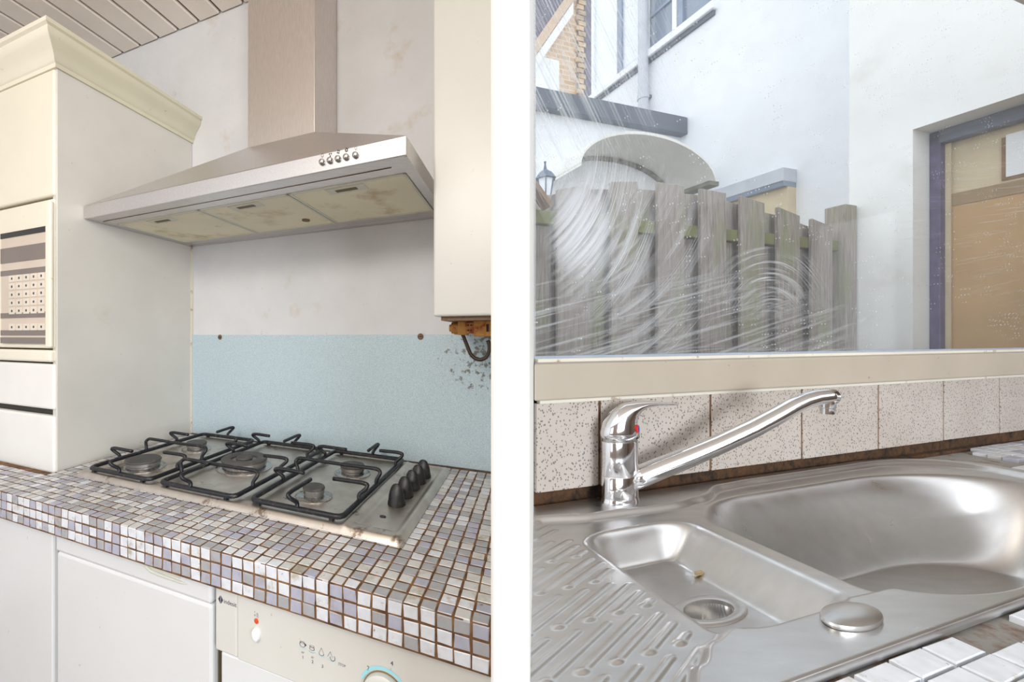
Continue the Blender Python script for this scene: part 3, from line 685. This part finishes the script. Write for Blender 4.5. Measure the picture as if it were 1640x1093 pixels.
# ================================================================== SINK SIDE: structure
def par_line(z=0):
    """partition's right face as a line in the sink frame: s for a given t"""
    q = FL((PU1, -.2, 0)); d = Vector((*V, 0))
    a = (q.x-OR_[0])*S[0]+(q.y-OR_[1])*S[1]; b = (q.x-OR_[0])*T[0]+(q.y-OR_[1])*T[1]
    da = d.x*S[0]+d.y*S[1]; db = d.x*T[0]+d.y*T[1]
    return lambda t: a+(t-b)*da/db
PS = par_line()
SW = 3.05                                    # far end of the window wall
ZSILL = .2245
ww = struct(MB(FR).prism([(PS(.0),.0),(SW,.0),(SW,.10),(PS(.10),.10)], -ZR, .150).build('wall_window', M['mould_gap']), 'low wall under the kitchen window behind the sink', 'wall')
joint = [.1242+.2504*k for k in range(-1, 12)]
for k in range(len(joint)-1):
    a, b = joint[k]+.0028, joint[k+1]-.0028
    a = max(a, PS(-.003)+.002)
    if b < a: continue
    MB(FR).box((a,-.0085,.0185+rnd.uniform(-.001,.001)), (b,.0,.1610)).build('tile', M['speckled_tile'], ww, bevel=.0014, seg=2)
    MB(FR).box((b,-.0065,.020), (b+.0056,.0,.160)).build('grout_joint', M['grout'], ww)
MB(FR).box((PS(0)+.005,-.0100,.1600), (SW,.0,.1675)).build('sealant_strip', M['caulk'], ww, bevel=.002)
# window: sill board, frame, pane
w1 = thing('window_1', FR((1.5,.05,.15)), 'kitchen window with a painted timber sill and soap-smeared glass above the sink', 'window'); w1['kind'] = 'structure'
WT = 1.30                                    # head height
MB(FR).prism([(PS(-.016)+.001,-.016),(SW-.02,-.016),(SW-.02,.10),(PS(.10)+.001,.10)], .1665, ZSILL).build('sill', M['sill_paint'], w1, bevel=.003, seg=2)
MB(FR).prism([(PS(.03)+.001,.020),(SW-.02,.020),(SW-.02,.034),(PS(.034)+.001,.034)], ZSILL-.001, ZSILL+.0055).build('glazing_bead', M['caulk'], w1, bevel=.001, seg=1)
MB(FR).prism([(PS(.033)+.001,.033),(SW-.02,.033),(SW-.02,.037),(PS(.037)+.001,.037)], ZSILL, ZSILL+.0095).build('rubber_seal', M['window_seal'], w1)
pane_mb = MB(FR).add([(PS(.04)+.001,.040,ZSILL),(SW-.05,.040,ZSILL),(SW-.05,.040,WT),(PS(.04)+.001,.040,WT),(PS(.046)+.001,.046,ZSILL),(SW-.05,.046,ZSILL),(SW-.05,.046,WT),(PS(.046)+.001,.046,WT)], [(0,1,2,3),(4,7,6,5),(0,4,5,1),(1,5,6,2),(2,6,7,3),(3,7,4,0)])
pane = pane_mb.build('pane', M['smeared_glass'], w1)
uvl = pane.data.uv_layers.new(name='UVMap')
for lp in pane.data.loops:
    p = pane_mb.v[lp.vertex_index]; uvl.data[lp.index].uv = (p[0], p[2])
MB(FR).box((PS(.02),.0,WT), (SW,.09,WT+.06)).build('head_frame', M['window_paint'], w1)
MB(FR).box((SW-.06,.0,ZSILL), (SW,.09,WT)).build('side_frame', M['window_paint'], w1)
cr_ = struct(MB(FR).prism([(PS(-1.1)+.35,-1.5),(3.2,-1.5),(3.2,.12),(PS(.12)+.005,.12),(PS(-.50)+.02,-.50)], WT+.06, WT+.14).build('ceiling', M['ceiling_paint']), 'plain ceiling over the sink and window', 'ceiling')

# unseen end wall added for brown sink reflections; doorway placed for their bright strip
we = struct(MB(FR).box((SW,-.80,-ZR), (SW+.12,.0,WT+.06)).build('wall_end', M['wall_brown']), 'brown end wall of the kitchen to the right of the window', 'wall')
MB(FR).box((SW,-4.2,-ZR), (SW+.12,-1.22,WT+.06)).build('wall_length', M['wall_brown'], we)
MB(FR).box((SW,-1.22,1.02), (SW+.12,-.80,WT+.06)).build('door_head', M['wall_brown'], we)
# ---------------------------------------------------------------- sink worktop
sw = thing('sink_worktop', FR((1.2,-.2,-.05)), 'mosaic worktop around the steel sink with bare patches of board', 'worktop')
mb = MB(FR)
mb.prism([(PS(-.430)+.003,-.430),(2.6,-.430),(2.6,-.336),(PS(-.336)+.003,-.336)], -.050, -.0145)
mb.box((1.005,-.336,-.050), (2.6,-.0005,-.0145)); mb.prism([(.70,-.0005),(1.005,-.155),(1.005,-.0005)], -.050, -.0145)
mb.build('board', M['bare_board'], sw)
TS, TT = .0485, .0213
Sv, Tv = Vector((*S,0)), Vector((*T,0))
rl = {(mn,k): tile_mesh(FR, Sv*(TS-.0035), Tv*(TT-.0018), Zv, 900+k+10*i, mn, .008) for i, mn in enumerate(['tile_white','tile_pale','tile_lilac']) for k in range(4)}
org2 = world_of(sw); n_ = 0
def sink_sd(s_, t_): return rr2(s_, t_/KT, -.9, 1.035, -.348/KT, -.008/KT, .05, .26)
def rr2(x, y, x0, x1, y0, y1, rl_, rr_):
    cx, cy = (x0+x1)/2, (y0+y1)/2; r = rl_ if x < cx else rr_
    qx = abs(x-cx)-(x1-x0)/2+r; qy = abs(y-cy)-(y1-y0)/2+r
    return math.hypot(max(qx,0), max(qy,0))+min(max(qx,qy),0)-r
s_ = -.30
while s_ < 2.5:
    for j in range(24):
        t_ = -.3605-.0213*4+j*TT
        if t_ > -.012: continue
        if min(sink_sd(s_-TS*.45, t_), sink_sd(s_+TS*.45, t_), sink_sd(s_, t_+TT*.45), sink_sd(s_, t_-TT*.45)) < .001: continue
        if t_ < -.425 or (t_ > -.348 and s_ < .9) or s_-TS*.5 < PS(t_): continue
        if t_ > -.11 and s_ < 1.15+.06*rnd.random(): continue          # tiles broken away by the wall
        if t_ < -.34 and .215 < s_ < .30 and t_ > -.372: continue       # one missing by the front rim
        o = bpy.data.objects.new('tile', rl[rnd.choice(['tile_white','tile_white','tile_pale','tile_lilac']), rnd.randrange(4)]); COL.objects.link(o); o.parent = sw
        o.location = FR((s_+rnd.uniform(-.001,.001), t_, -.0075))-org2; n_ += 1
    s_ += TS
    if s_ > 1.9: break
MB(FR).box((.62,-.012,-.0146), (1.26,-.0015,-.006)).build('rotten_edge', M['mould_gap'], sw)
cab = thing('sink_cabinet', FR((1.0,-.40,-ZR)), 'white cabinet front under the sink worktop', 'cabinet')
MB(FR).box((.05,-.405,-ZR), (2.5,-.385,-.052)).build('front_panel', M['wood_white'], cab)
for k in range(4): MB(FR).box((.06+k*.61,-.423,-ZR+.1), (.66+k*.61,-.405,-.06)).build('door', M['appliance'], cab, bevel=.003)

# ---------------------------------------------------------------- sink
snk = thing('steel_sink', FR((.4,-.18,-.01)), 'stainless steel sink with small and large bowl and ribbed drainer', 'sink')
RIDGES = []
FR_EDGE = lambda x: -.352 if x < -.10 else (-.345+(x+.10)/.048*.028 if x < -.052 else (-.317+(x+.052)/.034*.0154 if x < -.018 else -.30))
for r_ in range(-1, 6):
    t0 = -.2835+r_*.0491
    for c_ in range(-9, 6):
        s0 = -.145+.0355*c_+.0147*r_
        if s0 > -.018 or t0 < -.34 or t0 > -.07: continue
        s1 = min(s0+.098, -.012 if r_ > 0 else -.022); k_ = (s1-s0)/.098
        if t0 < FR_EDGE(s0)+.013: continue
        RIDGES.append((s0, t0/KT, s1, (t0+.0385*k_)/KT))
def interp(x, tab):
    if x <= tab[0][0]: return tab[0][1]
    for (a, b), (c, d) in zip(tab, tab[1:]):
        if x <= c:
            f = (x-a)/(c-a); f = f*f*(3-2*f); return b+(d-b)*f
    return tab[-1][1]
REAR = [(-.30,-.030),(-.024,-.040),(.065,-.054),(.22,-.060),(.285,-.052),(.375,-.0235),(.45,-.020)]
FRONT = [(-.30,-.352),(-.10,-.345),(-.052,-.317),(-.018,-.3016),(.02,-.2930),(.11,-.294),(.24,-.300),(.34,-.332),(.9,-.332)]
DRAIN = (.0950, -.2110)
def sinkz(s_, t_):
    y = t_/KT
    e = -sink_sd(s_, t_)
    m_ = min(e-.022, (interp(s_, REAR)-t_)/KT, (t_-interp(s_, FRONT))/KT)
    z = -.0090*sst(0, .026, m_)
    d1 = -rr2(s_, y, .004, .197, -.300/KT, -.094/KT, .06, .06)
    d2 = -rr2(s_, y, .232, .965, -.336/KT, -.0585/KT, .15, .30)
    f = sst(-.006, .050, d1)
    if d1 > -.01: z -= .0445*f
    if d2 > -.012:
        g = sst(-.010, .115, d2); z -= .145*g+.016*sst(.03, .28, d2)
    if d1 > .01:
        rr = math.hypot(s_-DRAIN[0], y-DRAIN[1]/KT); z -= .024*(1-sst(.0310, .0375, rr))
    if s_ < .0 and d1 < -.003:
        best = 0
        for a, b, c, d in RIDGES:
            if abs(t_-b*KT) > .06: continue
            L = (c-a)**2+(d-b)**2; q = max(0, min(1, ((s_-a)*(c-a)+(y-b)*(d-b))/L)) if L > 1e-9 else 0
            dist = math.hypot(s_-a-q*(c-a), y-b-q*(d-b)); hh = .0014*(1-sst(.0015, .0080, dist))
            dd = math.hypot(s_-a, y-b); hh = max(hh, .0024*(1-sst(.000, .0110, dd)))
            if hh > best: best = hh
        z += best
    if e < .008: z -= .0012*(1-max(0,e)/.008)**2
    return z
s0, s1, t0, t1 = -.34, 1.036, -.348, -.008
SX = []
x = s0
while x < s1: SX.append(x); x += .0012 if x < .01 else .0025
SX.append(s1); NS, NT_ = len(SX)-1, 330
idx = {}; vs_ = []; fs = []
for j in range(NT_+1):
    for i in range(NS+1):
        a, b = SX[i], t0+(t1-t0)*j/NT_
        if sink_sd(a, b) > .0016 or a < PS(b)-.004: continue
        idx[i,j] = len(vs_); vs_.append((a, b, sinkz(a, b)))
for j in range(NT_):
    for i in range(NS):
        q = [(i,j),(i+1,j),(i+1,j+1),(i,j+1)]
        if all(x in idx for x in q): fs.append(tuple(idx[x] for x in q))
mb = MB(FR); mb.add(vs_, fs)
bo = mb.build('basin', M['sink_steel'], snk, smooth=True)
bm = bmesh.new(); bm.from_mesh(bo.data)
be = [e for e in bm.edges if e.is_boundary]; r_ = bmesh.ops.extrude_edge_only(bm, edges=be)
for v_ in [x for x in r_['geom'] if isinstance(x, bmesh.types.BMVert)]: v_.co.z -= .0085
bmesh.ops.recalc_face_normals(bm, faces=bm.faces)
bm.to_mesh(bo.data); bm.free()
if sum(f.normal.z for f in bo.data.polygons) < 0: bo.data.flip_normals()
smooth_angle(bo.data, 1.1)
# drain ring of the small bowl
zb = sinkz(DRAIN[0]+.050, DRAIN[1])
rings = []
for r_, h_ in ((.0335,-.003),(.0345,.0012),(.038,.0020),(.050,.0016),(.0535,.0002),(.0535,-.003)):
    rings.append([(DRAIN[0]+r_*math.cos(2*math.pi*i/40), DRAIN[1]+KT*r_*math.sin(2*math.pi*i/40), zb+.0006+h_) for i in range(40)])
mb = MB(FR); n = 40; mb.add([p for r_ in rings for p in r_], [(j*n+i, j*n+(i+1)%n, (j+1)*n+(i+1)%n, (j+1)*n+i) for j in range(5) for i in range(n)]); mb.build('drain_ring', M['sink_steel'], snk, auto=True)
# control knob disc on the front rim
dc = (.1340, -.3170)
MB(FR).lathe((dc[0],dc[1],-.0035), [(.030,0),(.030,.003),(.0335,.004),(.0350,.0065),(.0340,.0088),(.027,.0108),(.012,.0120)], 48, 1, KT).build('waste_knob', M['sink_steel'], snk, auto=True)
cr = MB(FR).box((.146,-.158,-.0515), (.158,-.154,-.0475)).build('food_crumb', M['food_crumb']); tag(cr, 'pale crumb lying on the floor of the small sink bowl', 'crumb')

# ---------------------------------------------------------------- mixer tap
tp = thing('mixer_tap', FR((.1417,-.0325,0)), 'chrome single-lever mixer tap with a long rising spout on the sink', 'tap')
TC = (.1417,-.0325); KX = .58; R0 = .0332
MB(FR).lathe((TC[0],TC[1],-.0025), [(R0*1.05,0),(R0*1.05,.006),(R0*1.0,.009),(R0*.99,.012)], 40, 1, KX).build('base_ring', M['chrome'], tp, auto=True)
MB(FR).lathe((TC[0],TC[1],.0090), [(R0,0),(R0,.0340),(R0*.97,.0350)], 40, 1, KX).build('lower_body', M['chrome'], tp, auto=True)
MB(FR).lathe((TC[0],TC[1],.0437), [(R0*.97,0),(R0,.0012),(R0*.965,.0250),(R0*.975,.0540),(R0*.96,.0550)], 40, 1, KX).build('body', M['chrome'], tp, auto=True)
MB(FR).lathe((TC[0],TC[1],.0985), [(R0*.93,0),(R0*.93,.0055)], 40, 1, KX).build('collar', M['ring_steel'], tp, auto=True)
D = Vector((.985,-.17*KT*1.2,0)).normalized()
def ring_at(c, tilt, a, b, n=28):
    """ellipse: a = half size in the lever plane, b = half width; tilt = lean of the section normal from vertical"""
    ex = Vector((D.x*math.cos(tilt), D.y*math.cos(tilt), -math.sin(tilt))); ey = Vector((-D.y, D.x, 0))
    return [tuple(Vector(c)+ex*(a*math.cos(2*math.pi*i/n))+ey*(b*KX*math.sin(2*math.pi*i/n))) for i in range(n)]
hr = []
for d_, z_, tl_, a, b in ((0,.1038,0,.0336,.0336),(0,.112,0.0,.0340,.0340),(.002,.1235,.16,.0320,.033),(.007,.135,.45,.0250,.029),(.016,.1450,.80,.0175,.027),(.030,.1520,1.15,.0098,.024),(.046,.1555,1.40,.0058,.019),(.066,.1562,1.55,.0040,.0155),(.086,.1553,1.60,.0030,.0145),(.1035,.1545,1.58,.0022,.0125),(.1060,.1545,1.58,.0010,.0100)):
    hr.append(ring_at((TC[0]+D.x*d_, TC[1]+D.y*d_, z_), tl_, a, b))
MB(FR).loft(hr).build('lever_head', M['chrome'], tp, smooth=True)
mb = MB(FR)
dcen = Vector((TC[0]+.0170, TC[1]-.0172, .1200))
nr = Vector((.30,-.95,0)).normalized(); tx = Vector((.95,.30,0)).normalized()
def dotmesh(a0, a1, mat, nm):
    n = 14; c = dcen+nr*.0016; pts = [tuple(c)]+[tuple(c+tx*(.0048*math.cos(a0+(a1-a0)*i/n))+Vector((0,0,.0065*math.sin(a0+(a1-a0)*i/n)))) for i in range(n+1)]
    pts2 = [tuple(Vector(p)-nr*.004) for p in pts]; m = len(pts)
    MB(FR).add(pts+pts2, [tuple(range(m)), tuple(range(2*m-1,m-1,-1))]+[(i,(i+1)%m,m+(i+1)%m,m+i) for i in range(m)]).build(nm, mat, tp)
dotmesh(math.pi*.42, math.pi*1.58, M['red_dot'], 'hot_mark'); dotmesh(-math.pi*.42, math.pi*.42, M['blue_dot'], 'cold_mark')
sp_pts = [(.1550,-.0360,.0330),(.1750,-.0410,.0400),(.2000,-.0490,.0510),(.2450,-.0640,.0705),(.2940,-.0790,.0920),(.3450,-.0950,.1170),(.3850,-.1080,.1400),(.4080,-.1155,.1540),(.4250,-.1210,.1625),(.4420,-.1262,.1680),(.4600,-.1318,.1705),(.4700,-.1345,.1705)]
sp_r = [.0175,.0172,.0168,.0158,.0148,.0140,.0134,.0130,.0127,.0124,.0122,.0121]
MB(FR).tube(sp_pts, sp_r, 20).build('spout', M['chrome'], tp, smooth=True)
MB(FR).lathe((.4610,-.1320,.1460), [(.0085,-.0030),(.0118,-.0030),(.0118,.0060),(.0128,.0070),(.0128,.0240)], 28, 1, .75).build('aerator', M['chrome'], tp, auto=True)

# ================================================================== OUTDOORS
grd = struct(MB(FW).box((-30,-30,-.30), (40,60,-.07)).build('ground', M['paving']), 'paved ground outside', 'ground')
# timber fence, boards hit and miss over two rails, arched top
TF = 1.10
fz = [(.30,.88),(.75,.935),(.868,.968),(1.04,1.010),(1.29,1.040),(1.54,1.060),(1.85,1.060),(2.05,1.045),(2.3,1.02),(2.55,.99),(2.75,.955),(3.0,.915)]
def ftop(s_):
    for (a, b), (c, d) in zip(fz, fz[1:]):
        if a <= s_ <= c: return b+(d-b)*(s_-a)/(c-a)
    return fz[0][1] if s_ < fz[0][0] else fz[-1][1]
fn = thing('timber_fence', FR((1.7,TF,-ZR-.07)), 'weathered hit-and-miss timber fence with an arched top outside the window', 'fence')
edges = [.32,.47,.60,.735]
pxs = [888,936,973,1014,1047,1087,1115,1154,1179,1215,1238,1271,1292,1323]
def s_at(px_, t_):
    """place along the fence line for a view direction measured in the photograph"""
    dx = (px_-650)/650; c0 = (-OR_[0])*S[0]+(-OR_[1])*S[1]; c1 = (-OR_[0])*T[0]+(-OR_[1])*T[1]
    rs = dx*S[0]+S[1]; rt = dx*T[0]+T[1]; k_ = (t_-c1)/rt; return c0+rs*k_
edges = edges+[s_at(p, TF) for p in pxs]+[s_at(1345, TF)]
for k in range(len(edges)-1):
    a, b = edges[k], edges[k+1]; front_ = (k % 2 == 0)
    if front_: a, b, y0 = a-.004, b+.004, TF-.030
    else: a, b, y0 = a-.02, b+(.085 if k < 16 else .045), TF+.030
    h0, h1 = ftop(a)+rnd.uniform(-.006,.012), ftop(b)+rnd.uniform(-.006,.012)
    if not front_: h0 -= .012; h1 -= .012
    MB(FR).hexa([(a,y0,-ZR-.05),(b,y0,-ZR-.05),(b,y0+.02,-ZR-.05),(a,y0+.02,-ZR-.05),(a,y0,h0),(b,y0,h1),(b,y0+.02,h1),(a,y0+.02,h0)]).build('board', M['fence_wood'], fn, bevel=.003, seg=1)
for z_, hgt in ((.800,.065), (-.05,.08)):
    MB(FR).box((.30,TF-.009,z_), (2.965,TF+.029,z_+hgt)).build('rail', M['moss_wood'], fn, bevel=.003, seg=1)
pa, pb = s_at(1341, TF-.03), s_at(1363, TF-.03)
MB(FR).box((2.955,TF-.045,-ZR-.06), (3.068,TF+.06,1.085)).build('post', M['fence_wood'], fn, bevel=.006, seg=2)
MB(FR).box((.30,TF-.03,-ZR-.06), (.36,TF+.05,1.0)).build('post', M['fence_wood'], fn, bevel=.006, seg=2)
# rendered house extension on the right, its wall running away from the window
S1 = 3.0813
wr = struct(MB(FR), None) if False else None
nw = thing('wall_right', FR((3.3,.6,-ZR-.07)), 'grey-white rendered wall of the extension right outside the window', 'wall'); nw['kind'] = 'structure'
W0, W1, WZ = -.9, .826, 1.452                    # recessed window opening in that wall
MB(FR).box((S1,W1,-ZR-.07), (S1+.35,1.10,4.2)).build('wall_panel', M['render_grey'], nw)
MB(FR).box((S1,W0,WZ), (S1+.35,W1,4.2)).build('wall_panel', M['render_grey'], nw)
MB(FR).box((S1,W0,-ZR-.07), (S1+.35,W1,-.35)).build('wall_panel', M['render_grey'], nw)
w2_ = thing('window_2', FR((S1+.12,.0,-.35)), 'window with a purple painted frame and tan blind in the extension wall', 'window'); w2_['kind'] = 'structure'
F0 = S1+.16
MB(FR).box((F0,W1-.042,-.35), (F0+.06,W1,WZ)).build('frame_jamb', M['purple_frame'], w2_, bevel=.004, seg=1)
MB(FR).box((F0,W0,WZ-.075), (F0+.06,W1,WZ)).build('frame_head', M['fascia'], w2_, bevel=.004, seg=1)
MB(FR).box((F0,W0,-.35), (F0+.06,W1,-.29)).build('frame_sill', M['purple_frame'], w2_)
MB(FR).box((F0+.05,W1-.060,-.30), (F0+.065,W1-.042,WZ-.07)).build('bead', M['lining_cream'], w2_)
bl = MB(FR).box((F0+.075,W0,-.34), (F0+.085,W1-.01,1.02)).build('roller_blind', M['tan_blind']); tag(bl, 'tan blind drawn inside the purple framed window', 'blind')  # tan reflection in the glass, built as a flat panel
MB(FR).box((F0+.0852,W0,.98), (F0+.16,W1-.01,WZ)).build('lining', M['lining_cream'], w2_)  # pale upper part of the same painted reflection
MB(FR).box((F0+.070,W0,1.015), (F0+.0848,W1-.01,1.085)).build('blind_rail', M['tan_dark'], w2_)  # darker band of the painted reflection
inn = MB(FR).box((F0+.078,.50,1.10), (F0+.0849,.60,1.33)).build('inner_frame', M['timber_brown'], w2_)  # reflected house window, built as small boxes
MB(FR).box((F0+.074,.515,1.115), (F0+.0780,.585,1.34)).build('inner_pane', M['frame_white'], inn)
# far wall of the house, set back, parallel to the extension wall
S2 = 3.5813
fw = thing('wall_far', FR((3.8,2.5,-ZR-.07)), 'tall white rendered house wall rising behind the fence', 'wall'); fw['kind'] = 'structure'
MB(FR).box((S2,1.10,-ZR-.07), (S2+.3,7.5,3.40)).build('wall_panel', M['render_white'], fw)
MB(FR).box((S2,1.10,3.40), (S2+.3,2.30,6.5)).build('wall_panel', M['render_white'], fw)
MB(FR).box((S2,1.10,6.0), (S2+.3,3.96,6.5)).build('wall_panel', M['render_white'], fw)
# strip of upstairs windows on it
w3 = thing('window_3', FR((S2,3.2,3.4)), 'upstairs strip window with white frames in the far house wall', 'window'); w3['kind'] = 'structure'
MB(FR).box((S2-.06,2.28,3.385), (S2+.10,4.02,3.465)).build('sill', M['frame_white'], w3, bevel=.006, seg=1)
MB(FR).box((S2-.025,2.30,3.340), (S2+.02,3.96,3.388)).build('lead_flashing', M['fascia'], w3)
def wpane(t0_, t1_, mat, frm):
    p = MB(FR).box((S2+.05,t0_,3.46), (S2+.06,t1_,6.0)).build('pane', mat, w3)
    MB(FR).box((S2+.02,t0_,3.46), (S2+.08,t0_+.05,6.0)).box((S2+.02,t1_-.05,3.46), (S2+.08,t1_,6.0)).box((S2+.02,t0_,3.46), (S2+.08,t1_,3.53)).build('pane_frame', frm, p)
wpane(3.52, 3.96, M['pale_glass'], M['frame_white']); wpane(3.14, 3.50, M['pale_glass'], M['frame_slate'])
wpane(2.72, 3.12, M['dark_glass'], M['frame_white']); wpane(2.31, 2.70, M['dark_glass'], M['frame_slate'])
MB(FR).box((S2+.03,2.72,3.88), (S2+.09,3.05,3.91)).build('transom', M['frame_slate'], w3)
dp = thing('drainpipe', FR((S2-.06,3.08,2.5)), 'pale grey drainpipe running down the white house wall', 'drainpipe')
MB(FR).lathe((S2-.075,3.045,2.30), [(.052,0),(.052,4.2)], 20).build('pipe', M['pipe_grey'], dp, smooth=False, auto=True)
MB(FR).lathe((S2-.075,3.045,2.93), [(.060,0),(.060,.05)], 20).build('bracket', M['pipe_grey'], dp, auto=True)
MB(FR).box((S2-.03,3.0,2.94), (S2-.001,3.09,2.97)).build('wall_clip', M['fascia'], dp)
# low flat-roofed outbuilding with a dark fascia and an arched canopy
TB = 2.635
lo = thing('outbuilding', FR((2.4,2.8,-ZR-.07)), 'low white flat-roofed outbuilding with a slate grey fascia behind the fence', 'building')
MB(FR).box((.9,TB+.02,-ZR-.07), (S2-.002,TB+.9,2.36)).build('wall', M['render_white'], lo)
MB(FR).box((.9,TB-.06,2.325), (S2-.005,TB+.02,2.500)).build('fascia', M['fascia'], lo, bevel=.005, seg=1)
MB(FR).box((.9,TB-.02,2.36), (S2-.002,TB+.95,2.47)).build('roof', M['roof_slate'], lo)
cn = thing('arched_canopy', FR((2.68,2.4,1.64)), 'moulded arched door canopy with a mossy edge below the dark fascia', 'canopy')
C_S, C_R = s_at(1012, 2.20), .0
def arc(t_, w_, h_, z0_, sc=1.0, n=24, cs=0):
    return [(cs+w_*math.cos(math.pi*i/n), t_, z0_+h_*math.sin(math.pi*i/n)) for i in range(n+1)]
ZC = 1.675
def shell(r0, r1, th, mat, nm):
    n = len(r0); low = lambda r: [(p[0], p[1], p[2]-th) for p in r]
    mb = MB(FR); mb.add(r0+r1+low(r0)+low(r1), [(i,i+1,n+i+1,n+i) for i in range(n-1)]+[(2*n+i,3*n+i,3*n+i+1,2*n+i+1) for i in range(n-1)]+[(i,2*n+i,2*n+i+1,i+1) for i in range(n-1)]+[(n+i,n+i+1,3*n+i+1,3*n+i) for i in range(n-1)])
    return mb.build(nm, mat, cn, auto=True)
shell(arc(2.18, .745, .345, ZC, cs=2.68), arc(TB+.018, .745, .345, ZC, cs=2.68), .025, M['canopy'], 'hood_shell')
shell(arc(TB-.015, .722, .322, ZC-.004, cs=2.68), arc(TB+.018, .722, .322, ZC-.004, cs=2.68), .030, M['canopy_edge'], 'mossy_joint')  # dark strip: moss and the joint's shadow line in one colour
MB(FR).box((3.33,2.17,ZC-.035), (3.45,2.62,ZC+.005)).build('gutter_lip', M['canopy_edge'], cn, bevel=.004, seg=1)
# lean-to on the far wall
lt = thing('lean_to', FR((S2-.1,2.0,.9)), 'small lean-to with a slate grey roof edge against the white wall', 'building')
MB(FR).box((S2-.10,1.661,-ZR-.07), (S2-.001,2.5,1.50)).build('wall', M['lining_cream'], lt)
MB(FR).box((S2-.16,1.655,1.500), (S2-.001,2.55,1.608)).build('roof_edge', M['pipe_grey'], lt, bevel=.004, seg=1)
MB(FR).box((S2-.15,1.66,1.462), (S2-.001,2.5,1.500)).build('glass_strip', M['dark_glass'], lt)
# brick house far behind
TBK = 6.2
bh = thing('brick_house', FR((4.2,TBK,2.0)), 'pale brick house with a dark sloping roof beyond the outbuilding', 'house')
b0, b1 = s_at(838, TBK), s_at(931, TBK)
mbw = MB(FR).box((b0-1.2,TBK,1.5), (b1,TBK+.6,7.8)); wo = mbw.build('brick_wall', M['brick_far'], bh)
ul = wo.data.uv_layers.new(name='UVMap')
for lp in wo.data.loops: p = mbw.v[lp.vertex_index]; ul.data[lp.index].uv = (p[0]+p[1], p[2])
q0 = s_at(924, TBK-.03); zq = 3.6; kq = 0
while zq < 6.9:
    off = .05 if kq % 2 else 0
    MB(FR).box((q0-.02+off,TBK-.05,zq), (b1+.02+off,TBK+.03,zq+.085)).build('brick', M['brick_quoin'], bh); zq += .105; kq += 1
MB(FR).box((q0+.02,TBK-.03,3.5), (b1+.0,TBK+.02,6.95)).build('quoin_mortar', M['brick_mortar'], bh)
MB(FR).box((b1+.0,TBK-.02,1.5), (s_at(943,TBK)+.12,TBK+.5,7.8)).build('slate_cheek', M['roof_slate'], bh)
# sloping verge board and roof over the window
def bz(py, px_): # height at distance TBK for a direction in the photograph
    sx = s_at(px_, TBK); y = FR((sx,TBK,0)).y; return (537-py)/650*y+.27
x0_, x1_ = 836, 905
z0_, z1_ = bz(118, x0_), bz(18, x1_)
sA, sB = s_at(x0_, TBK), s_at(x1_, TBK)
k_ = (z1_-z0_)/(sB-sA); sA2 = sA-1.0; zA2 = z0_-k_
MB(FR).extr([(sA2,TBK-.14,zA2),(sB+.5,TBK-.14,z1_+.5*k_),(sB+.5,TBK-.14,z1_+.5*k_+.28),(sA2,TBK-.14,zA2+.28)], (0,.14,0)).build('verge_board', M['barge_timber'], bh)
MB(FR).extr([(sA2,TBK-.10,zA2+.28),(sB+.5,TBK-.10,z1_+.5*k_+.28),(sA2,TBK-.10,z1_+.5*k_+1.2)], (0,.10,0)).build('roof_slope', M['roof_slate'], bh)
MB(FR).extr([(sA2,TBK-.12,zA2-.02),(sB+.1,TBK-.12,z1_+.1*k_-.02),(sB+.1,TBK-.12,z1_+.1*k_-.26),(sA2,TBK-.12,zA2-.26)], (0,.13,0)).build('soffit', M['frame_white'], bh)
g0, g1 = s_at(852, TBK), s_at(893, TBK)
wn = MB(FR).box((g0-.3,TBK-.05,1.6), (g1,TBK+.01,bz(98,884))).build('window', M['frame_white'], bh)
MB(FR).box((s_at(878,TBK),TBK-.06,1.7), (g1-.03,TBK-.04,bz(100,884))).build('pane', M['pale_glass'], wn)
MB(FR).box((g0-.25,TBK-.06,1.7), (s_at(872,TBK),TBK-.04,bz(120,865))).build('pane', M['pale_glass'], wn)
# garden lantern and a leaning timber behind the fence
ln_t = 1.75; ls = s_at(873, ln_t)
lt_ = thing('garden_lantern', FR((ls,ln_t,.8)), 'dark lantern on a post showing over the left end of the fence', 'lantern')
def lz(py, px_, t_): sx = s_at(px_, t_); y = FR((sx,t_,0)).y; return (537-py)/650*y+.27
za, zb_, zc_ = lz(303,873,ln_t), lz(288,873,ln_t), lz(270,873,ln_t)
MB(FR).lathe((ls,ln_t,zb_), [(.075,0),(.070,.006),(.045,(zc_-zb_)*.55),(.012,(zc_-zb_)*.9),(.006,zc_-zb_+.03),(.009,zc_-zb_+.045)], 6).build('lid', M['lantern'], lt_)
MB(FR).lathe((ls,ln_t,za-.05), [(.038,0),(.055,zb_-za+.05)], 6).build('glass', M['pale_glass'], lt_)
for k in range(6):
    a = math.pi*k/3; MB(FR).tube([(ls+.038*math.cos(a),ln_t+.038*math.sin(a),za-.05),(ls+.056*math.cos(a),ln_t+.056*math.sin(a),zb_)], .005, 5).build('bar', M['lantern'], lt_)
MB(FR).lathe((ls,ln_t,-ZR-.07), [(.025,0),(.025,za-.05+ZR+.07)], 10).build('post', M['lantern'], lt_)
bt_ = MB(FR).extr([(s_at(846,TF-.12),TF-.12,lz(282,846,TF-.12)),(s_at(850,TF-.12),TF-.12,lz(276,850,TF-.12)),(s_at(886,TF-.12),TF-.12,lz(326,886,TF-.12)),(s_at(882,TF-.12),TF-.12,lz(332,882,TF-.12))], (0,.06,0)).build('timber_brace', M['timber_brown']); tag(bt_, 'brown timber brace slanting against the left end of the fence', 'timber')
